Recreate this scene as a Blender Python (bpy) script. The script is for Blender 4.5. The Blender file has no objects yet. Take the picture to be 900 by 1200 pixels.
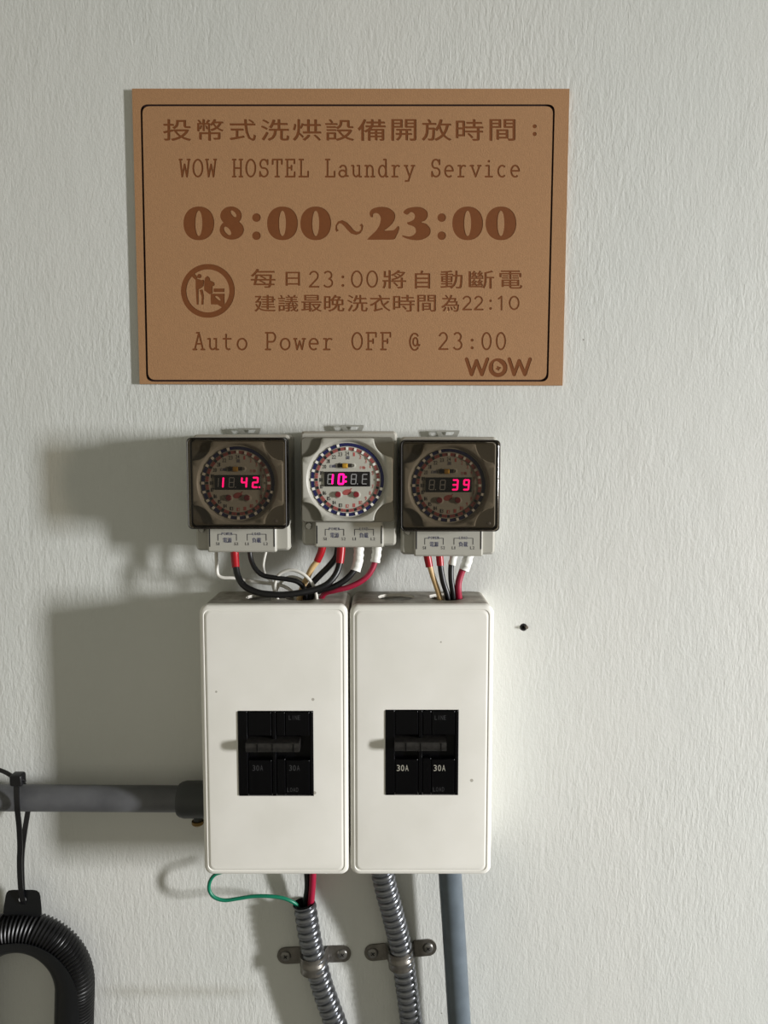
import bpy, bmesh, math, random
from mathutils import Vector, Matrix
random.seed(7)
PI = math.pi
SC = bpy.context.scene
COL = SC.collection

# ------------------------------------------------------------------ camera
CAM_D = 0.65            # distance of the lens from the wall
CAM_Z = 1.45
TILT = math.radians(4.8)
cam_d = bpy.data.cameras.new('camera')
cam_d.sensor_fit = 'VERTICAL'; cam_d.sensor_height = 36.0; cam_d.lens = 27.0   # 900 px focal length at 1200 px
cam_d.clip_start = 0.01
cam = bpy.data.objects.new('camera', cam_d); COL.objects.link(cam)
cam.location = (0, -CAM_D, CAM_Z)
cam.rotation_euler = (PI/2 - TILT, 0, 0)
SC.camera = cam

def P(px, py, d=0.0):
    """point at distance d (mm) in front of the wall that the picture shows at px, py"""
    u = (px-450)/900.0; v = (600-py)/900.0
    fx, fy, fz = u, 1.0, v
    c, s = math.cos(TILT), math.sin(TILT)
    dy = fy*c + fz*s
    dz = -fy*s + fz*c
    t = (CAM_D - d/1000.0)/dy
    return Vector((fx*t, -d/1000.0, CAM_Z + dz*t))

# ------------------------------------------------------------------ light
SC.view_settings.view_transform = 'Standard'
SC.view_settings.look = 'None'
SC.view_settings.gamma = 1
SC.view_settings.use_curve_mapping = False
SC.view_settings.exposure = 0.0
w = bpy.data.worlds.new('world'); SC.world = w; w.use_nodes = True
w.node_tree.nodes['Background'].inputs[0].default_value = (0.86, 0.82, 0.68, 1)
w.node_tree.nodes['Background'].inputs[1].default_value = 0.42
WIN = Vector((2.95, -1.27, 1.46))          # the small window in the right wall
ld = bpy.data.lights.new('window_daylight', 'AREA'); ld.shape = 'RECTANGLE'
ld.size = 0.17; ld.size_y = 0.62; ld.energy = 27; ld.spread = math.radians(76); ld.color = (1.0, 0.995, 1.0)
lo = bpy.data.objects.new('window_daylight', ld); COL.objects.link(lo)
lo.location = WIN
lo.rotation_euler = (Vector((-0.2, 0, 0.93)) - WIN).to_track_quat('-Z', 'Y').to_euler()

# ------------------------------------------------------------------ materials
def lin(c):
    return tuple(((v/255)/12.92 if v/255 <= .04045 else ((v/255+.055)/1.055)**2.4) for v in c)
MATS = {}
def mat(name, rgb, rough=.5, metal=0.0, bump=0.0, bscale=400.0, spec=.5, var=0.0, vscale=60.0, emit=0.0, coat=0.0):
    if name in MATS: return MATS[name]
    m = bpy.data.materials.new(name); m.use_nodes = True
    nt = m.node_tree; b = nt.nodes['Principled BSDF']
    c = lin(rgb)
    b.inputs['Base Color'].default_value = (*c, 1)
    b.inputs['Roughness'].default_value = rough
    b.inputs['Metallic'].default_value = metal
    b.inputs['Specular IOR Level'].default_value = spec
    b.inputs['Coat Weight'].default_value = coat
    tc = nt.nodes.new('ShaderNodeTexCoord')
    if var > 0:
        n = nt.nodes.new('ShaderNodeTexNoise'); n.inputs['Scale'].default_value = vscale; n.inputs['Detail'].default_value = 5
        nt.links.new(tc.outputs['Object'], n.inputs['Vector'])
        r = nt.nodes.new('ShaderNodeValToRGB')
        r.color_ramp.elements[0].position = .3; r.color_ramp.elements[1].position = .72
        r.color_ramp.elements[0].color = (*[v*(1-var) for v in c], 1)
        r.color_ramp.elements[1].color = (*[min(1, v*(1+var*.6)) for v in c], 1)
        nt.links.new(n.outputs['Fac'], r.inputs['Fac']); nt.links.new(r.outputs['Color'], b.inputs['Base Color'])
    if bump > 0:
        n = nt.nodes.new('ShaderNodeTexNoise'); n.inputs['Scale'].default_value = bscale; n.inputs['Detail'].default_value = 4
        nt.links.new(tc.outputs['Object'], n.inputs['Vector'])
        bp = nt.nodes.new('ShaderNodeBump'); bp.inputs['Strength'].default_value = bump; bp.inputs['Distance'].default_value = .001
        nt.links.new(n.outputs['Fac'], bp.inputs['Height']); nt.links.new(bp.outputs['Normal'], b.inputs['Normal'])
    if emit > 0:
        b.inputs['Emission Color'].default_value = (*c, 1); b.inputs['Emission Strength'].default_value = emit
    MATS[name] = m
    return m

def wall_material():
    m = bpy.data.materials.new('painted_plaster'); m.use_nodes = True; nt = m.node_tree
    N = nt.nodes.new; L = nt.links.new
    b = nt.nodes['Principled BSDF']; b.inputs['Roughness'].default_value = .55; b.inputs['Specular IOR Level'].default_value = .35
    tc = N('ShaderNodeTexCoord')
    def noise(scale, sx=1, sz=1, detail=3, rough=.55, dist=0.0):
        mp = N('ShaderNodeMapping'); mp.inputs['Scale'].default_value = (sx, 1, sz)
        L(tc.outputs['Object'], mp.inputs['Vector'])
        n = N('ShaderNodeTexNoise'); n.inputs['Scale'].default_value = scale; n.inputs['Detail'].default_value = detail
        n.inputs['Roughness'].default_value = rough; n.inputs['Distortion'].default_value = dist
        L(mp.outputs['Vector'], n.inputs['Vector']); return n.outputs['Fac']
    def mth(op, a, v):
        x = N('ShaderNodeMath'); x.operation = op
        for i, q in enumerate((a, v)):
            if isinstance(q, (int, float)): x.inputs[i].default_value = q
            else: L(q, x.inputs[i])
        return x.outputs[0]
    stroke = noise(300, 1.0, .26, 3, .6, .35)      # vertical brush marks
    fine = noise(560, 1.0, .6, 3, .6)
    lump = noise(34, 1.0, .55, 3, .5)
    patch = noise(5, 1, 1, 2, .5)
    pm = N('ShaderNodeMapRange'); pm.inputs['From Min'].default_value = .35; pm.inputs['From Max'].default_value = .65; pm.inputs['To Min'].default_value = .35; pm.inputs['To Max'].default_value = 1.15
    L(patch, pm.inputs[0])
    h = mth('ADD', mth('MULTIPLY', stroke, pm.outputs[0]), mth('ADD', mth('MULTIPLY', fine, .50), mth('MULTIPLY', lump, 1.3)))
    bp = N('ShaderNodeBump'); bp.inputs['Strength'].default_value = .50; bp.inputs['Distance'].default_value = .0011
    L(h, bp.inputs['Height']); L(bp.outputs['Normal'], b.inputs['Normal'])
    # faint colour drift in the paint and the scuffed band low on the wall
    r = N('ShaderNodeValToRGB')
    r.color_ramp.elements[0].position = .30; r.color_ramp.elements[0].color = (*lin((206, 209, 205)), 1)
    r.color_ramp.elements[1].position = .70; r.color_ramp.elements[1].color = (*lin((213, 213, 208)), 1)
    L(noise(3.2, 1, .6, 4), r.inputs['Fac'])
    sep = N('ShaderNodeSeparateXYZ'); L(tc.outputs['Object'], sep.inputs[0])
    c1 = P(205, 1162); 
    dz = mth('ABSOLUTE', mth('SUBTRACT', sep.outputs['Z'], c1.z), 0)
    dx = mth('ABSOLUTE', mth('SUBTRACT', sep.outputs['X'], c1.x), 0)
    fz = mth('SUBTRACT', 1.0, mth('DIVIDE', dz, .009)); fx = mth('SUBTRACT', 1.0, mth('DIVIDE', dx, .085))
    k = N('ShaderNodeClamp'); L(mth('MULTIPLY', mth('MAXIMUM', fz, 0.0), mth('MINIMUM', mth('MULTIPLY', mth('MAXIMUM', fx, 0.0), 2.5), 1.0)), k.inputs[0])
    st = mth('MULTIPLY', k.outputs[0], mth('MULTIPLY', noise(150, .6, 1, 5, .8), 1.0))
    mx = N('ShaderNodeMix'); mx.data_type = 'RGBA'; L(st, mx.inputs['Factor']); L(r.outputs['Color'], mx.inputs['A'])
    mx.inputs['B'].default_value = (*lin((176, 174, 164)), 1)
    # scattered pin-prick specks
    v = N('ShaderNodeTexVoronoi'); v.inputs['Scale'].default_value = 17; L(tc.outputs['Object'], v.inputs['Vector'])
    vc = N('ShaderNodeSeparateColor'); L(v.outputs['Color'], vc.inputs[0])
    sp = mth('MULTIPLY', mth('LESS_THAN', v.outputs['Distance'], mth('MULTIPLY', mth('MAXIMUM', mth('SUBTRACT', vc.outputs['Red'], .45), 0.0), .034)), .6)
    m2 = N('ShaderNodeMix'); m2.data_type = 'RGBA'; L(sp, m2.inputs['Factor']); L(mx.outputs['Result'], m2.inputs['A'])
    m2.inputs['B'].default_value = (*lin((92, 84, 66)), 1)
    L(m2.outputs['Result'], b.inputs['Base Color'])
    return m

def smoke_material():
    m = bpy.data.materials.new('smoky_clear_plastic'); m.use_nodes = True; nt = m.node_tree
    nt.nodes.remove(nt.nodes['Principled BSDF'])
    out = nt.nodes['Material Output']
    t = nt.nodes.new('ShaderNodeBsdfTransparent'); t.inputs[0].default_value = (.45, .405, .35, 1)
    g = nt.nodes.new('ShaderNodeBsdfGlossy'); g.inputs['Roughness'].default_value = .09; g.inputs[0].default_value = (1, 1, 1, 1)
    f = nt.nodes.new('ShaderNodeFresnel'); f.inputs[0].default_value = 1.38
    ge = nt.nodes.new('ShaderNodeNewGeometry'); iv = nt.nodes.new('ShaderNodeMath'); iv.operation = 'SUBTRACT'; iv.inputs[0].default_value = 1; nt.links.new(ge.outputs['Backfacing'], iv.inputs[1])
    mu = nt.nodes.new('ShaderNodeMath'); mu.operation = 'MULTIPLY'; nt.links.new(f.outputs[0], mu.inputs[0]); nt.links.new(iv.outputs[0], mu.inputs[1])
    mx = nt.nodes.new('ShaderNodeMixShader')
    nt.links.new(mu.outputs[0], mx.inputs[0]); nt.links.new(t.outputs[0], mx.inputs[1]); nt.links.new(g.outputs[0], mx.inputs[2])
    nt.links.new(mx.outputs[0], out.inputs['Surface'])
    return m

# ------------------------------------------------------------------ object helpers
def put(o, parent=None):
    COL.objects.link(o)
    if parent: o.parent = parent
    return o
def empty(name, loc, label=None, cat=None, group=None):
    o = bpy.data.objects.new(name, None); o.empty_display_size = .02; COL.objects.link(o); o.location = loc
    return tag(o, label, cat, group)
def tag(o, label=None, cat=None, group=None, kind=None):
    if label: o['label'] = label
    if cat: o['category'] = cat
    if group: o['group'] = group
    if kind: o['kind'] = kind
    return o
class MB:
    """collects geometry in world coordinates and links it as one mesh object"""
    def __init__(s): s.v = []; s.f = []
    def add(s, verts, faces):
        b = len(s.v); s.v += [Vector(p) for p in verts]; s.f += [tuple(b+i for i in f) for f in faces]; return s
    def loft(s, rings, closed=True, cap0=True, cap1=True):
        n = len(rings[0]); b = len(s.v)
        for r in rings: s.v += [Vector(p) for p in r]
        for k in range(len(rings)-1):
            for i in range(n if closed else n-1):
                j = (i+1) % n
                s.f.append((b+k*n+i, b+k*n+j, b+(k+1)*n+j, b+(k+1)*n+i))
        if cap0: s.f.append(tuple(b+i for i in reversed(range(n))))
        if cap1: s.f.append(tuple(b+(len(rings)-1)*n+i for i in range(n)))
        return s
    def box(s, x0, x1, y0, y1, z0, z1):
        v = [(x, y, z) for x in (x0, x1) for y in (y0, y1) for z in (z0, z1)]
        return s.add(v, [(0,1,3,2),(4,6,7,5),(0,4,5,1),(2,3,7,6),(0,2,6,4),(1,5,7,3)])
    def tube(s, pts, r, n=12, caps=True, fn=None):
        pts = [Vector(p) for p in pts]; rings = []; up = None
        for i, p in enumerate(pts):
            t = (pts[min(i+1, len(pts)-1)] - pts[max(i-1, 0)]).normalized()
            if up is None:
                a = Vector((0, 1, 0)) if abs(t.y) < .9 else Vector((1, 0, 0)); up = (a - t*a.dot(t)).normalized()
            else: up = (up - t*up.dot(t)).normalized()
            sd = t.cross(up)
            rad = r(i/(len(pts)-1)) if callable(r) else r
            rings.append([p + (up*math.cos(a)+sd*math.sin(a))*(fn(i, a) if fn else rad) for a in [2*PI*k/n for k in range(n)]])
        return s.loft(rings, True, caps, caps)
    def build(s, name, m, parent=None, smooth=True, angle=40):
        me = bpy.data.meshes.new(name)
        inv = parent_origin(parent)
        me.from_pydata([tuple(p-inv) for p in s.v], [], s.f)
        bm = bmesh.new(); bm.from_mesh(me); bmesh.ops.recalc_face_normals(bm, faces=bm.faces); bm.to_mesh(me); bm.free()
        if smooth: me.shade_smooth() if hasattr(me, 'shade_smooth') else None
        if smooth: me.set_sharp_from_angle(angle=math.radians(angle))
        me.materials.append(m)
        return put(bpy.data.objects.new(name, me), parent)
def parent_origin(p):
    o = Vector((0, 0, 0))
    while p: o = o + p.location; p = p.parent
    return o
def spline(pts, n=8):
    pts = [Vector(p) for p in pts]; out = []
    q = [2*pts[0]-pts[1]] + pts + [2*pts[-1]-pts[-2]]
    for i in range(1, len(q)-2):
        for k in range(n):
            t = k/n; a, b, c, d = q[i-1], q[i], q[i+1], q[i+2]
            out.append(.5*((2*b)+(c-a)*t+(2*a-5*b+4*c-d)*t*t+(3*b-a-3*c+d)*t*t*t))
    out.append(pts[-1]); return out
def rrect(x0, x1, z0, z1, y, r, n=6):
    r = max(r, 1e-5); out = []
    for cx, cz, a0 in ((x1-r, z1-r, 0), (x0+r, z1-r, PI/2), (x0+r, z0+r, PI), (x1-r, z0+r, 1.5*PI)):
        for k in range(n+1):
            a = a0 + PI/2*k/n; out.append(Vector((cx+r*math.cos(a), y, cz+r*math.sin(a))))
    return out
def rprism(mb, x0, x1, z0, z1, r, levels, n=6):
    """levels: (depth in metres, inset) from the wall outwards"""
    return mb.loft([rrect(x0+i, x1-i, z0+i, z1-i, -d, max(r-i, .0004), n) for d, i in levels])
def disc(mb, c, r0, levels, n=24):
    """stack of circles facing the viewer: (depth, radius)"""
    return mb.loft([[Vector((c[0]+rr*math.cos(2*PI*k/n), -d, c[1]+rr*math.sin(2*PI*k/n))) for k in range(n)] for d, rr in levels])

# ------------------------------------------------------------------ glyphs (picture-plane outlines laid on a plane d mm off the wall)
FACT = {}
def glyph_mesh(ch, bold=0.0):
    """flat outline mesh of one character as closed solid between z -1 and 1 (verts, faces), bbox normalised to 0..1"""
    key = (ch, bold)
    if key in FACT: return FACT[key]
    cu = bpy.data.curves.new('g', 'FONT'); cu.body = ch; cu.extrude = 0.1; cu.offset = bold; cu.resolution_u = 3
    o = bpy.data.objects.new('g', cu); COL.objects.link(o)
    dg = bpy.context.evaluated_depsgraph_get(); me = o.evaluated_get(dg).to_mesh()
    bm = bmesh.new(); bm.from_mesh(me); bmesh.ops.remove_doubles(bm, verts=bm.verts, dist=1e-5)
    vs = [v.co.copy() for v in bm.verts]; bm.verts.index_update(); fs = [tuple(v.index for v in f.verts) for f in bm.faces]
    bm.free(); o.evaluated_get(dg).to_mesh_clear(); bpy.data.objects.remove(o); bpy.data.curves.remove(cu)
    x0 = min(v.x for v in vs); x1 = max(v.x for v in vs); y0 = min(v.y for v in vs); y1 = max(v.y for v in vs)
    vs = [((v.x-x0)/(x1-x0), (v.y-y0)/(y1-y0), 1 if v.z > 0 else 0) for v in vs]
    FACT[key] = (vs, fs); return FACT[key]
class Ink:
    """solid lettering between depths da (back) and db (front), drawn in picture coordinates"""
    def __init__(s, da, db): s.mb = MB(); s.da = da; s.db = db
    def put(s, q, f):
        j = random.uniform(-.03, .03); e = random.uniform(0, .1)      # no two floors exactly level
        s.mb.add([P(x, y, s.db+e if k else s.da+j) for x, y, k in q], f)
    def char(s, ch, x0, x1, y0, y1, bold=0.0):
        vs, fs = glyph_mesh(ch, bold)
        s.put([(x0+v[0]*(x1-x0), y1-v[1]*(y1-y0), v[2]) for v in vs], fs)
    def line(s, txt, cx, y0, y1, wch, pitch, bold=0.0):
        for i, c in enumerate(txt):
            x = cx + (i-(len(txt)-1)/2)*pitch
            if c == '1': s.char(c, x-wch*.2, x+wch*.3, y0, y1, bold)
            elif c != ' ': s.char(c, x-wch/2, x+wch/2, y0, y1, bold)
    def poly(s, pts):
        n = len(pts)
        a = sum(pts[i][0]*pts[(i+1) % n][1]-pts[(i+1) % n][0]*pts[i][1] for i in range(n))
        if a < 0: pts = pts[::-1]
        from mathutils.geometry import tessellate_polygon
        tr = tessellate_polygon([[Vector((x, y, 0)) for x, y in pts]])
        f = [t for t in tr] + [tuple(n+i for i in reversed(t)) for t in tr] + [(i, (i+1) % n, n+(i+1) % n, n+i) for i in range(n)]
        s.put([(x, y, 0) for x, y in pts] + [(x, y, 1) for x, y in pts], f)
    def ring(s, outer, inner):
        n = len(outer); q = [(x, y, k) for k in (0, 1) for pts in (outer, inner) for x, y in pts]; f = []
        for i in range(n):
            j = (i+1) % n
            f += [(i, j, n+j, n+i), (2*n+i, 3*n+i, 3*n+j, 2*n+j), (i, 2*n+i, 2*n+j, j), (n+i, n+j, 3*n+j, 3*n+i)]
        s.put(q, f)
    def dot(s, x, y, r, n=14): s.poly([(x+r*math.cos(2*PI*k/n), y+r*math.sin(2*PI*k/n)) for k in range(n)])
    def seg(s, a, b, w):
        a = Vector(a); b = Vector(b); t = math.atan2(b.y-a.y, b.x-a.x); p = []
        for k in range(5): p.append((b.x+w/2*math.cos(t-PI/2+PI*k/4), b.y+w/2*math.sin(t-PI/2+PI*k/4)))
        for k in range(5): p.append((a.x+w/2*math.cos(t+PI/2+PI*k/4), a.y+w/2*math.sin(t+PI/2+PI*k/4)))
        s.poly(p)
    def strip(s, pts, w):
        """smooth line of width w (number or list)"""
        n = len(pts); L = []; R = []
        for i in range(n):
            a = pts[max(i-1, 0)]; b = pts[min(i+1, n-1)]; dx, dy = b[0]-a[0], b[1]-a[1]; l = math.hypot(dx, dy) or 1
            ww = (w[i] if isinstance(w, list) else w)/2
            L.append((pts[i][0]-dy/l*ww, pts[i][1]+dx/l*ww)); R.append((pts[i][0]+dy/l*ww, pts[i][1]-dx/l*ww))
        q = [(x, y, k) for k in (0, 1) for side in (L, R) for x, y in side]; f = []
        for i in range(n-1): f += [(i, i+1, n+i+1, n+i), (2*n+i, 3*n+i, 3*n+i+1, 2*n+i+1), (i, 2*n+i, 2*n+i+1, i+1), (n+i, n+i+1, 3*n+i+1, 3*n+i)]
        f += [(0, n, 3*n, 2*n), (n-1, 3*n-1, 4*n-1, 2*n-1)]
        s.put(q, f)
def ell(cx, cy, rx, ry, a0=0, a1=360, n=None):
    n = n or max(4, int(abs(a1-a0)/18))
    return [(cx+rx*math.cos(math.radians(a0+(a1-a0)*k/n)), cy+ry*math.sin(math.radians(a0+(a1-a0)*k/n))) for k in range(n+1)]
class FlatInk(Ink):
    """the same strokes kept as flat polygons in picture coordinates, for cutting into a board"""
    def __init__(s): s.polys = []
    def put(s, q, f):
        for fc in f:
            if all(q[i][2] == 1 for i in fc):
                p = [(q[i][0], q[i][1]) for i in fc]
                if abs(sum(p[i][0]*p[i-1][1]-p[i-1][0]*p[i][1] for i in range(len(p)))) > 1e-4: s.polys.append(p)
# slab-serif typewriter letters: 's' straight strokes, 'c' curved strokes, unit cell with y up
SLAB = {
 'W': [[(.08,1),(.27,0),(.5,.72),(.73,0),(.92,1)],[(0,1),(.22,1)],[(.78,1),(1,1)]],
 'H': [[(.18,1),(.18,0)],[(.82,1),(.82,0)],[(.18,.5),(.82,.5)],[(.04,1),(.32,1)],[(.68,1),(.96,1)],[(.04,0),(.32,0)],[(.68,0),(.96,0)]],
 'T': [[(.5,1),(.5,0)],[(.06,1),(.94,1)],[(.06,1),(.06,.74)],[(.94,1),(.94,.74)],[(.33,0),(.67,0)]],
 'E': [[(.2,1),(.2,0)],[(.05,1),(.88,1)],[(.05,0),(.9,0)],[(.2,.52),(.6,.52)],[(.88,1),(.88,.78)],[(.9,0),(.9,.26)],[(.6,.64),(.6,.4)]],
 'F': [[(.22,1),(.22,0)],[(.06,1),(.9,1)],[(.22,.5),(.64,.5)],[(.9,1),(.9,.76)],[(.06,0),(.5,0)],[(.64,.62),(.64,.38)]],
 'L': [[(.25,1),(.25,0)],[(.08,1),(.46,1)],[(.08,0),(.92,0)],[(.92,0),(.92,.3)]],
 'A': [[(.5,1),(.14,0)],[(.5,1),(.86,0)],[(.25,.34),(.75,.34)],[(0,0),(.3,0)],[(.7,0),(1,0)],[(.3,1),(.5,1)]],
 'P': [[(.2,1),(.2,0)],[(.05,1),(.6,1)],[(.2,.46),(.6,.46)],[(.05,0),(.46,0)]],
 'O': [], 'S': [[(.84,.98),(.84,.72)],[(.12,.02),(.12,.28)]], 'a': [[(.76,.45),(.76,.1)],[(.76,.04),(.94,.03)]],
 'u': [[(.2,.64),(.2,.22)],[(.76,.64),(.76,0)],[(.04,.64),(.2,.64)],[(.58,.64),(.76,.64)],[(.76,0),(.94,0)]],
 'n': [[(.22,.64),(.22,0)],[(.78,.42),(.78,0)],[(.06,.64),(.22,.64)],[(.06,0),(.38,0)],[(.62,0),(.94,0)]],
 'd': [[(.78,1),(.78,0)],[(.58,1),(.78,1)],[(.78,0),(.94,0)]],
 'r': [[(.3,.64),(.3,0)],[(.1,.64),(.3,.64)],[(.1,0),(.62,0)]],
 'y': [[(.14,.64),(.5,.02)],[(.88,.64),(.42,-.2)],[(.42,-.24),(.12,-.26)],[(.02,.64),(.3,.64)],[(.7,.64),(.98,.64)]],
 'v': [[(.12,.64),(.5,0)],[(.88,.64),(.5,0)],[(0,.64),(.28,.64)],[(.72,.64),(1,.64)]],
 'i': [[(.5,.64),(.5,0)],[(.24,.64),(.5,.64)],[(.18,0),(.82,0)]],
 'e': [[(.12,.34),(.86,.34)]], 'c': [], 't': [[(.36,.9),(.36,.2)],[(.12,.64),(.78,.64)]], 'o': [],
 'w': [[(.1,.64),(.28,0),(.5,.5),(.72,0),(.9,.64)],[(0,.64),(.24,.64)],[(.76,.64),(1,.64)]],
 '@': [], '0': [], '1': [[(.5,1),(.5,0)],[(.5,1),(.22,.84)]], '2': [[(.12,.02),(.88,.02)]], '3': [], ':': [],
}
CURV = {
 'O': [ell(.5,.5,.44,.5)], '0': [ell(.5,.5,.38,.5)], 'o': [ell(.5,.32,.4,.33)],
 'S': [ell(.48,.74,.34,.26,20,240)+ell(.5,.25,.36,.25,75,-170)],
 'P': [ell(.6,.73,.3,.27,-90,90)],
 'a': [ell(.46,.46,.3,.19,165,0), ell(.42,.18,.32,.19,20,340)],
 'u': [ell(.45,.22,.25,.22,180,330)], 'n': [ell(.5,.42,.28,.23,160,0)],
 'd': [ell(.44,.32,.34,.33)], 'r': [ell(.62,.36,.32,.29,170,50)],
 'e': [ell(.48,.32,.38,.33,4,310)], 'c': [ell(.5,.32,.38,.33,45,315)],
 't': [ell(.58,.2,.22,.2,180,310)],
 '@': [ell(.5,.46,.42,.5,40,320), ell(.56,.46,.2,.24), ell(.86,.42,.1,.2,180,330)],
 '2': [ell(.48,.72,.34,.28,165,-40)+[(.14,.04)]],
 '3': [ell(.46,.76,.32,.24,150,-80), ell(.46,.27,.38,.27,80,-150)],
}
def slab(ink, txt, x0, pitch, ybase, cap, gw, wt):
    """typewriter text: x0 = centre of first cell"""
    for i, ch in enumerate(txt):
        if ch == ' ': continue
        cx = x0 + i*pitch
        T = lambda p: (cx + (p[0]-.5)*gw, ybase - p[1]*cap)
        if ch == ':': ink.dot(cx, ybase-.1*cap, wt*.85); ink.dot(cx, ybase-.56*cap, wt*.85); continue
        if ch == 'i': ink.dot(cx, ybase-.9*cap, wt*.7)
        for st in SLAB[ch]:
            for a, b in zip(st, st[1:]): ink.seg(T(a), T(b), wt)
        for c in CURV.get(ch, []):
            pts = [T(p) for p in c]
            if math.dist(pts[0], pts[-1]) < .01:
                pts = pts[:-1]; cxx = sum(p[0] for p in pts)/len(pts); cyy = sum(p[1] for p in pts)/len(pts)
                rx = max(p[0] for p in pts)-cxx; ry = max(p[1] for p in pts)-cyy
                ink.ring([(cxx+(p[0]-cxx)*(1+wt/2/rx), cyy+(p[1]-cyy)*(1+wt/2/ry)) for p in pts],
                         [(cxx+(p[0]-cxx)*(1-wt/2/rx), cyy+(p[1]-cyy)*(1-wt/2/ry)) for p in pts])
            else: ink.strip(pts, wt)

# ================================================================== THE ROOM
def build_room():
    wm = wall_material()
    pl = mat('plain_white_paint', (214, 214, 206), .8)
    def st(name, m, f, parent=None):
        mb = MB(); f(mb); o = mb.build(name, m, parent, smooth=False)
        if not parent: tag(o, kind='structure')
        return o
    X0, X1, Y1 = -2.4, 3.0, -3.2
    # the wall is cut for the screw plug hole
    h = P(613.5, 735, 0)
    def wall(mb):
        n = 16; r = .0033; a = .02
        ring = [(h.x+r*math.cos(2*PI*k/n+PI/4), h.z+r*math.sin(2*PI*k/n+PI/4)) for k in range(n)]
        sq = []
        for x, z in ring:
            dx, dz = x-h.x, z-h.z; m_ = max(abs(dx), abs(dz)); sq.append((h.x+dx/m_*a, h.z+dz/m_*a))
        v = [(x, 0, z) for x, z in sq] + [(x, 0, z) for x, z in ring] + [(x, .03, z) for x, z in ring]; f = []
        for i in range(n):
            j = (i+1) % n; f += [(i, j, n+j, n+i), (n+i, n+j, 2*n+j, 2*n+i)]
        f.append(tuple(range(2*n, 3*n)))
        b = len(v)
        xs = [X0, h.x-a, h.x+a, X1]; zs = [0, h.z-a, h.z+a, 2.7]
        v += [(x, 0, z) for z in zs for x in xs]
        for r_ in range(3):
            for c in range(3):
                if (r_, c) != (1, 1): q = b+r_*4+c; f.append((q, q+1, q+5, q+4))
        b2 = len(v); v += [(X0, .12, 0), (X1, .12, 0), (X1, .12, 2.7), (X0, .12, 2.7)]
        f += [(b2, b2+1, b2+2, b2+3), (b, b+3, b2+1, b2), (b+12, b+15, b2+2, b2+3), (b, b+12, b2+3, b2), (b+3, b+15, b2+2, b2+1)]
        mb.add(v, f)
    st('wall_back', wm, wall)
    st('floor', mat('grey_floor_tile', (150, 148, 142), .5, var=.08, vscale=6), lambda mb: mb.box(X0, X1+.12, Y1, .12, -.1, 0))
    st('ceiling', pl, lambda mb: mb.box(X0, X1+.12, Y1, .12, 2.7, 2.8))
    st('baseboard_back', mat('baseboard_grey', (120, 118, 112), .5), lambda mb: mb.box(X0, X1, -.012, 0, 0, .09))
    # right wall with a small casement window
    wy0, wy1 = WIN.y-.14, WIN.y+.14; wz0, wz1 = WIN.z-.30, WIN.z+.30
    def right(mb):
        mb.box(X1, X1+.12, Y1, wy0, 0, 2.7); mb.box(X1, X1+.12, wy1, 0, 0, 2.7)
        mb.box(X1, X1+.12, wy0, wy1, 0, wz0); mb.box(X1, X1+.12, wy0, wy1, wz1, 2.7)
    st('wall_right', pl, right)
    win = empty('window_1', (X1+.05, WIN.y, WIN.z)); tag(win, kind='structure')
    def fr(mb):
        for a in ((wy0, wy0+.02, wz0, wz1), (wy1-.02, wy1, wz0, wz1), (wy0, wy1, wz0, wz0+.02), (wy0, wy1, wz1-.02, wz1)):
            mb.box(X1+.03, X1+.07, *a)
    mb = MB(); fr(mb); mb.build('window_frame', mat('white_window_frame', (225, 225, 220), .4), win, smooth=False)
build_room()

# ================================================================== BREAKER BOXES
CREAM = mat('cream_plastic', (234, 231, 221), .42, bump=.03, bscale=900, var=.02, vscale=30)
def dusty_shaded_plastic():  # upward faces: dust, its colour deepened to paint in their shade as well
    m = bpy.data.materials.new('dusty_shaded_cream_plastic'); m.use_nodes = True; nt = m.node_tree; N = nt.nodes.new; L = nt.links.new
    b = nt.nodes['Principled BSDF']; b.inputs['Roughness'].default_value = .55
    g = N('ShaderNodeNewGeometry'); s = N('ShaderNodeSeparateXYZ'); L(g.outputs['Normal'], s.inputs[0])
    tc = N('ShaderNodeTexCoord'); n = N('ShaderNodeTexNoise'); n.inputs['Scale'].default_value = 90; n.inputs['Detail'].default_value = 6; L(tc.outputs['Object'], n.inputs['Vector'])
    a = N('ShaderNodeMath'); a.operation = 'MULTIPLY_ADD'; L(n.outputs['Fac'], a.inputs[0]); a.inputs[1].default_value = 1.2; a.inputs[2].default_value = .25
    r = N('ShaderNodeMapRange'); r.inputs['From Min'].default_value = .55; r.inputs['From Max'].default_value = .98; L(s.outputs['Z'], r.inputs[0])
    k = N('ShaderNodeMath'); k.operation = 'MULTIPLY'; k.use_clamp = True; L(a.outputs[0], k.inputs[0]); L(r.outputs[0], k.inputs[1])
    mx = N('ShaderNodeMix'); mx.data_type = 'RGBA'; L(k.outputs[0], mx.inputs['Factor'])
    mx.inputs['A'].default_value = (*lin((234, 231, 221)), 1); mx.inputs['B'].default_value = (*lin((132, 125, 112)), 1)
    L(mx.outputs['Result'], b.inputs['Base Color']); return m
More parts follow.
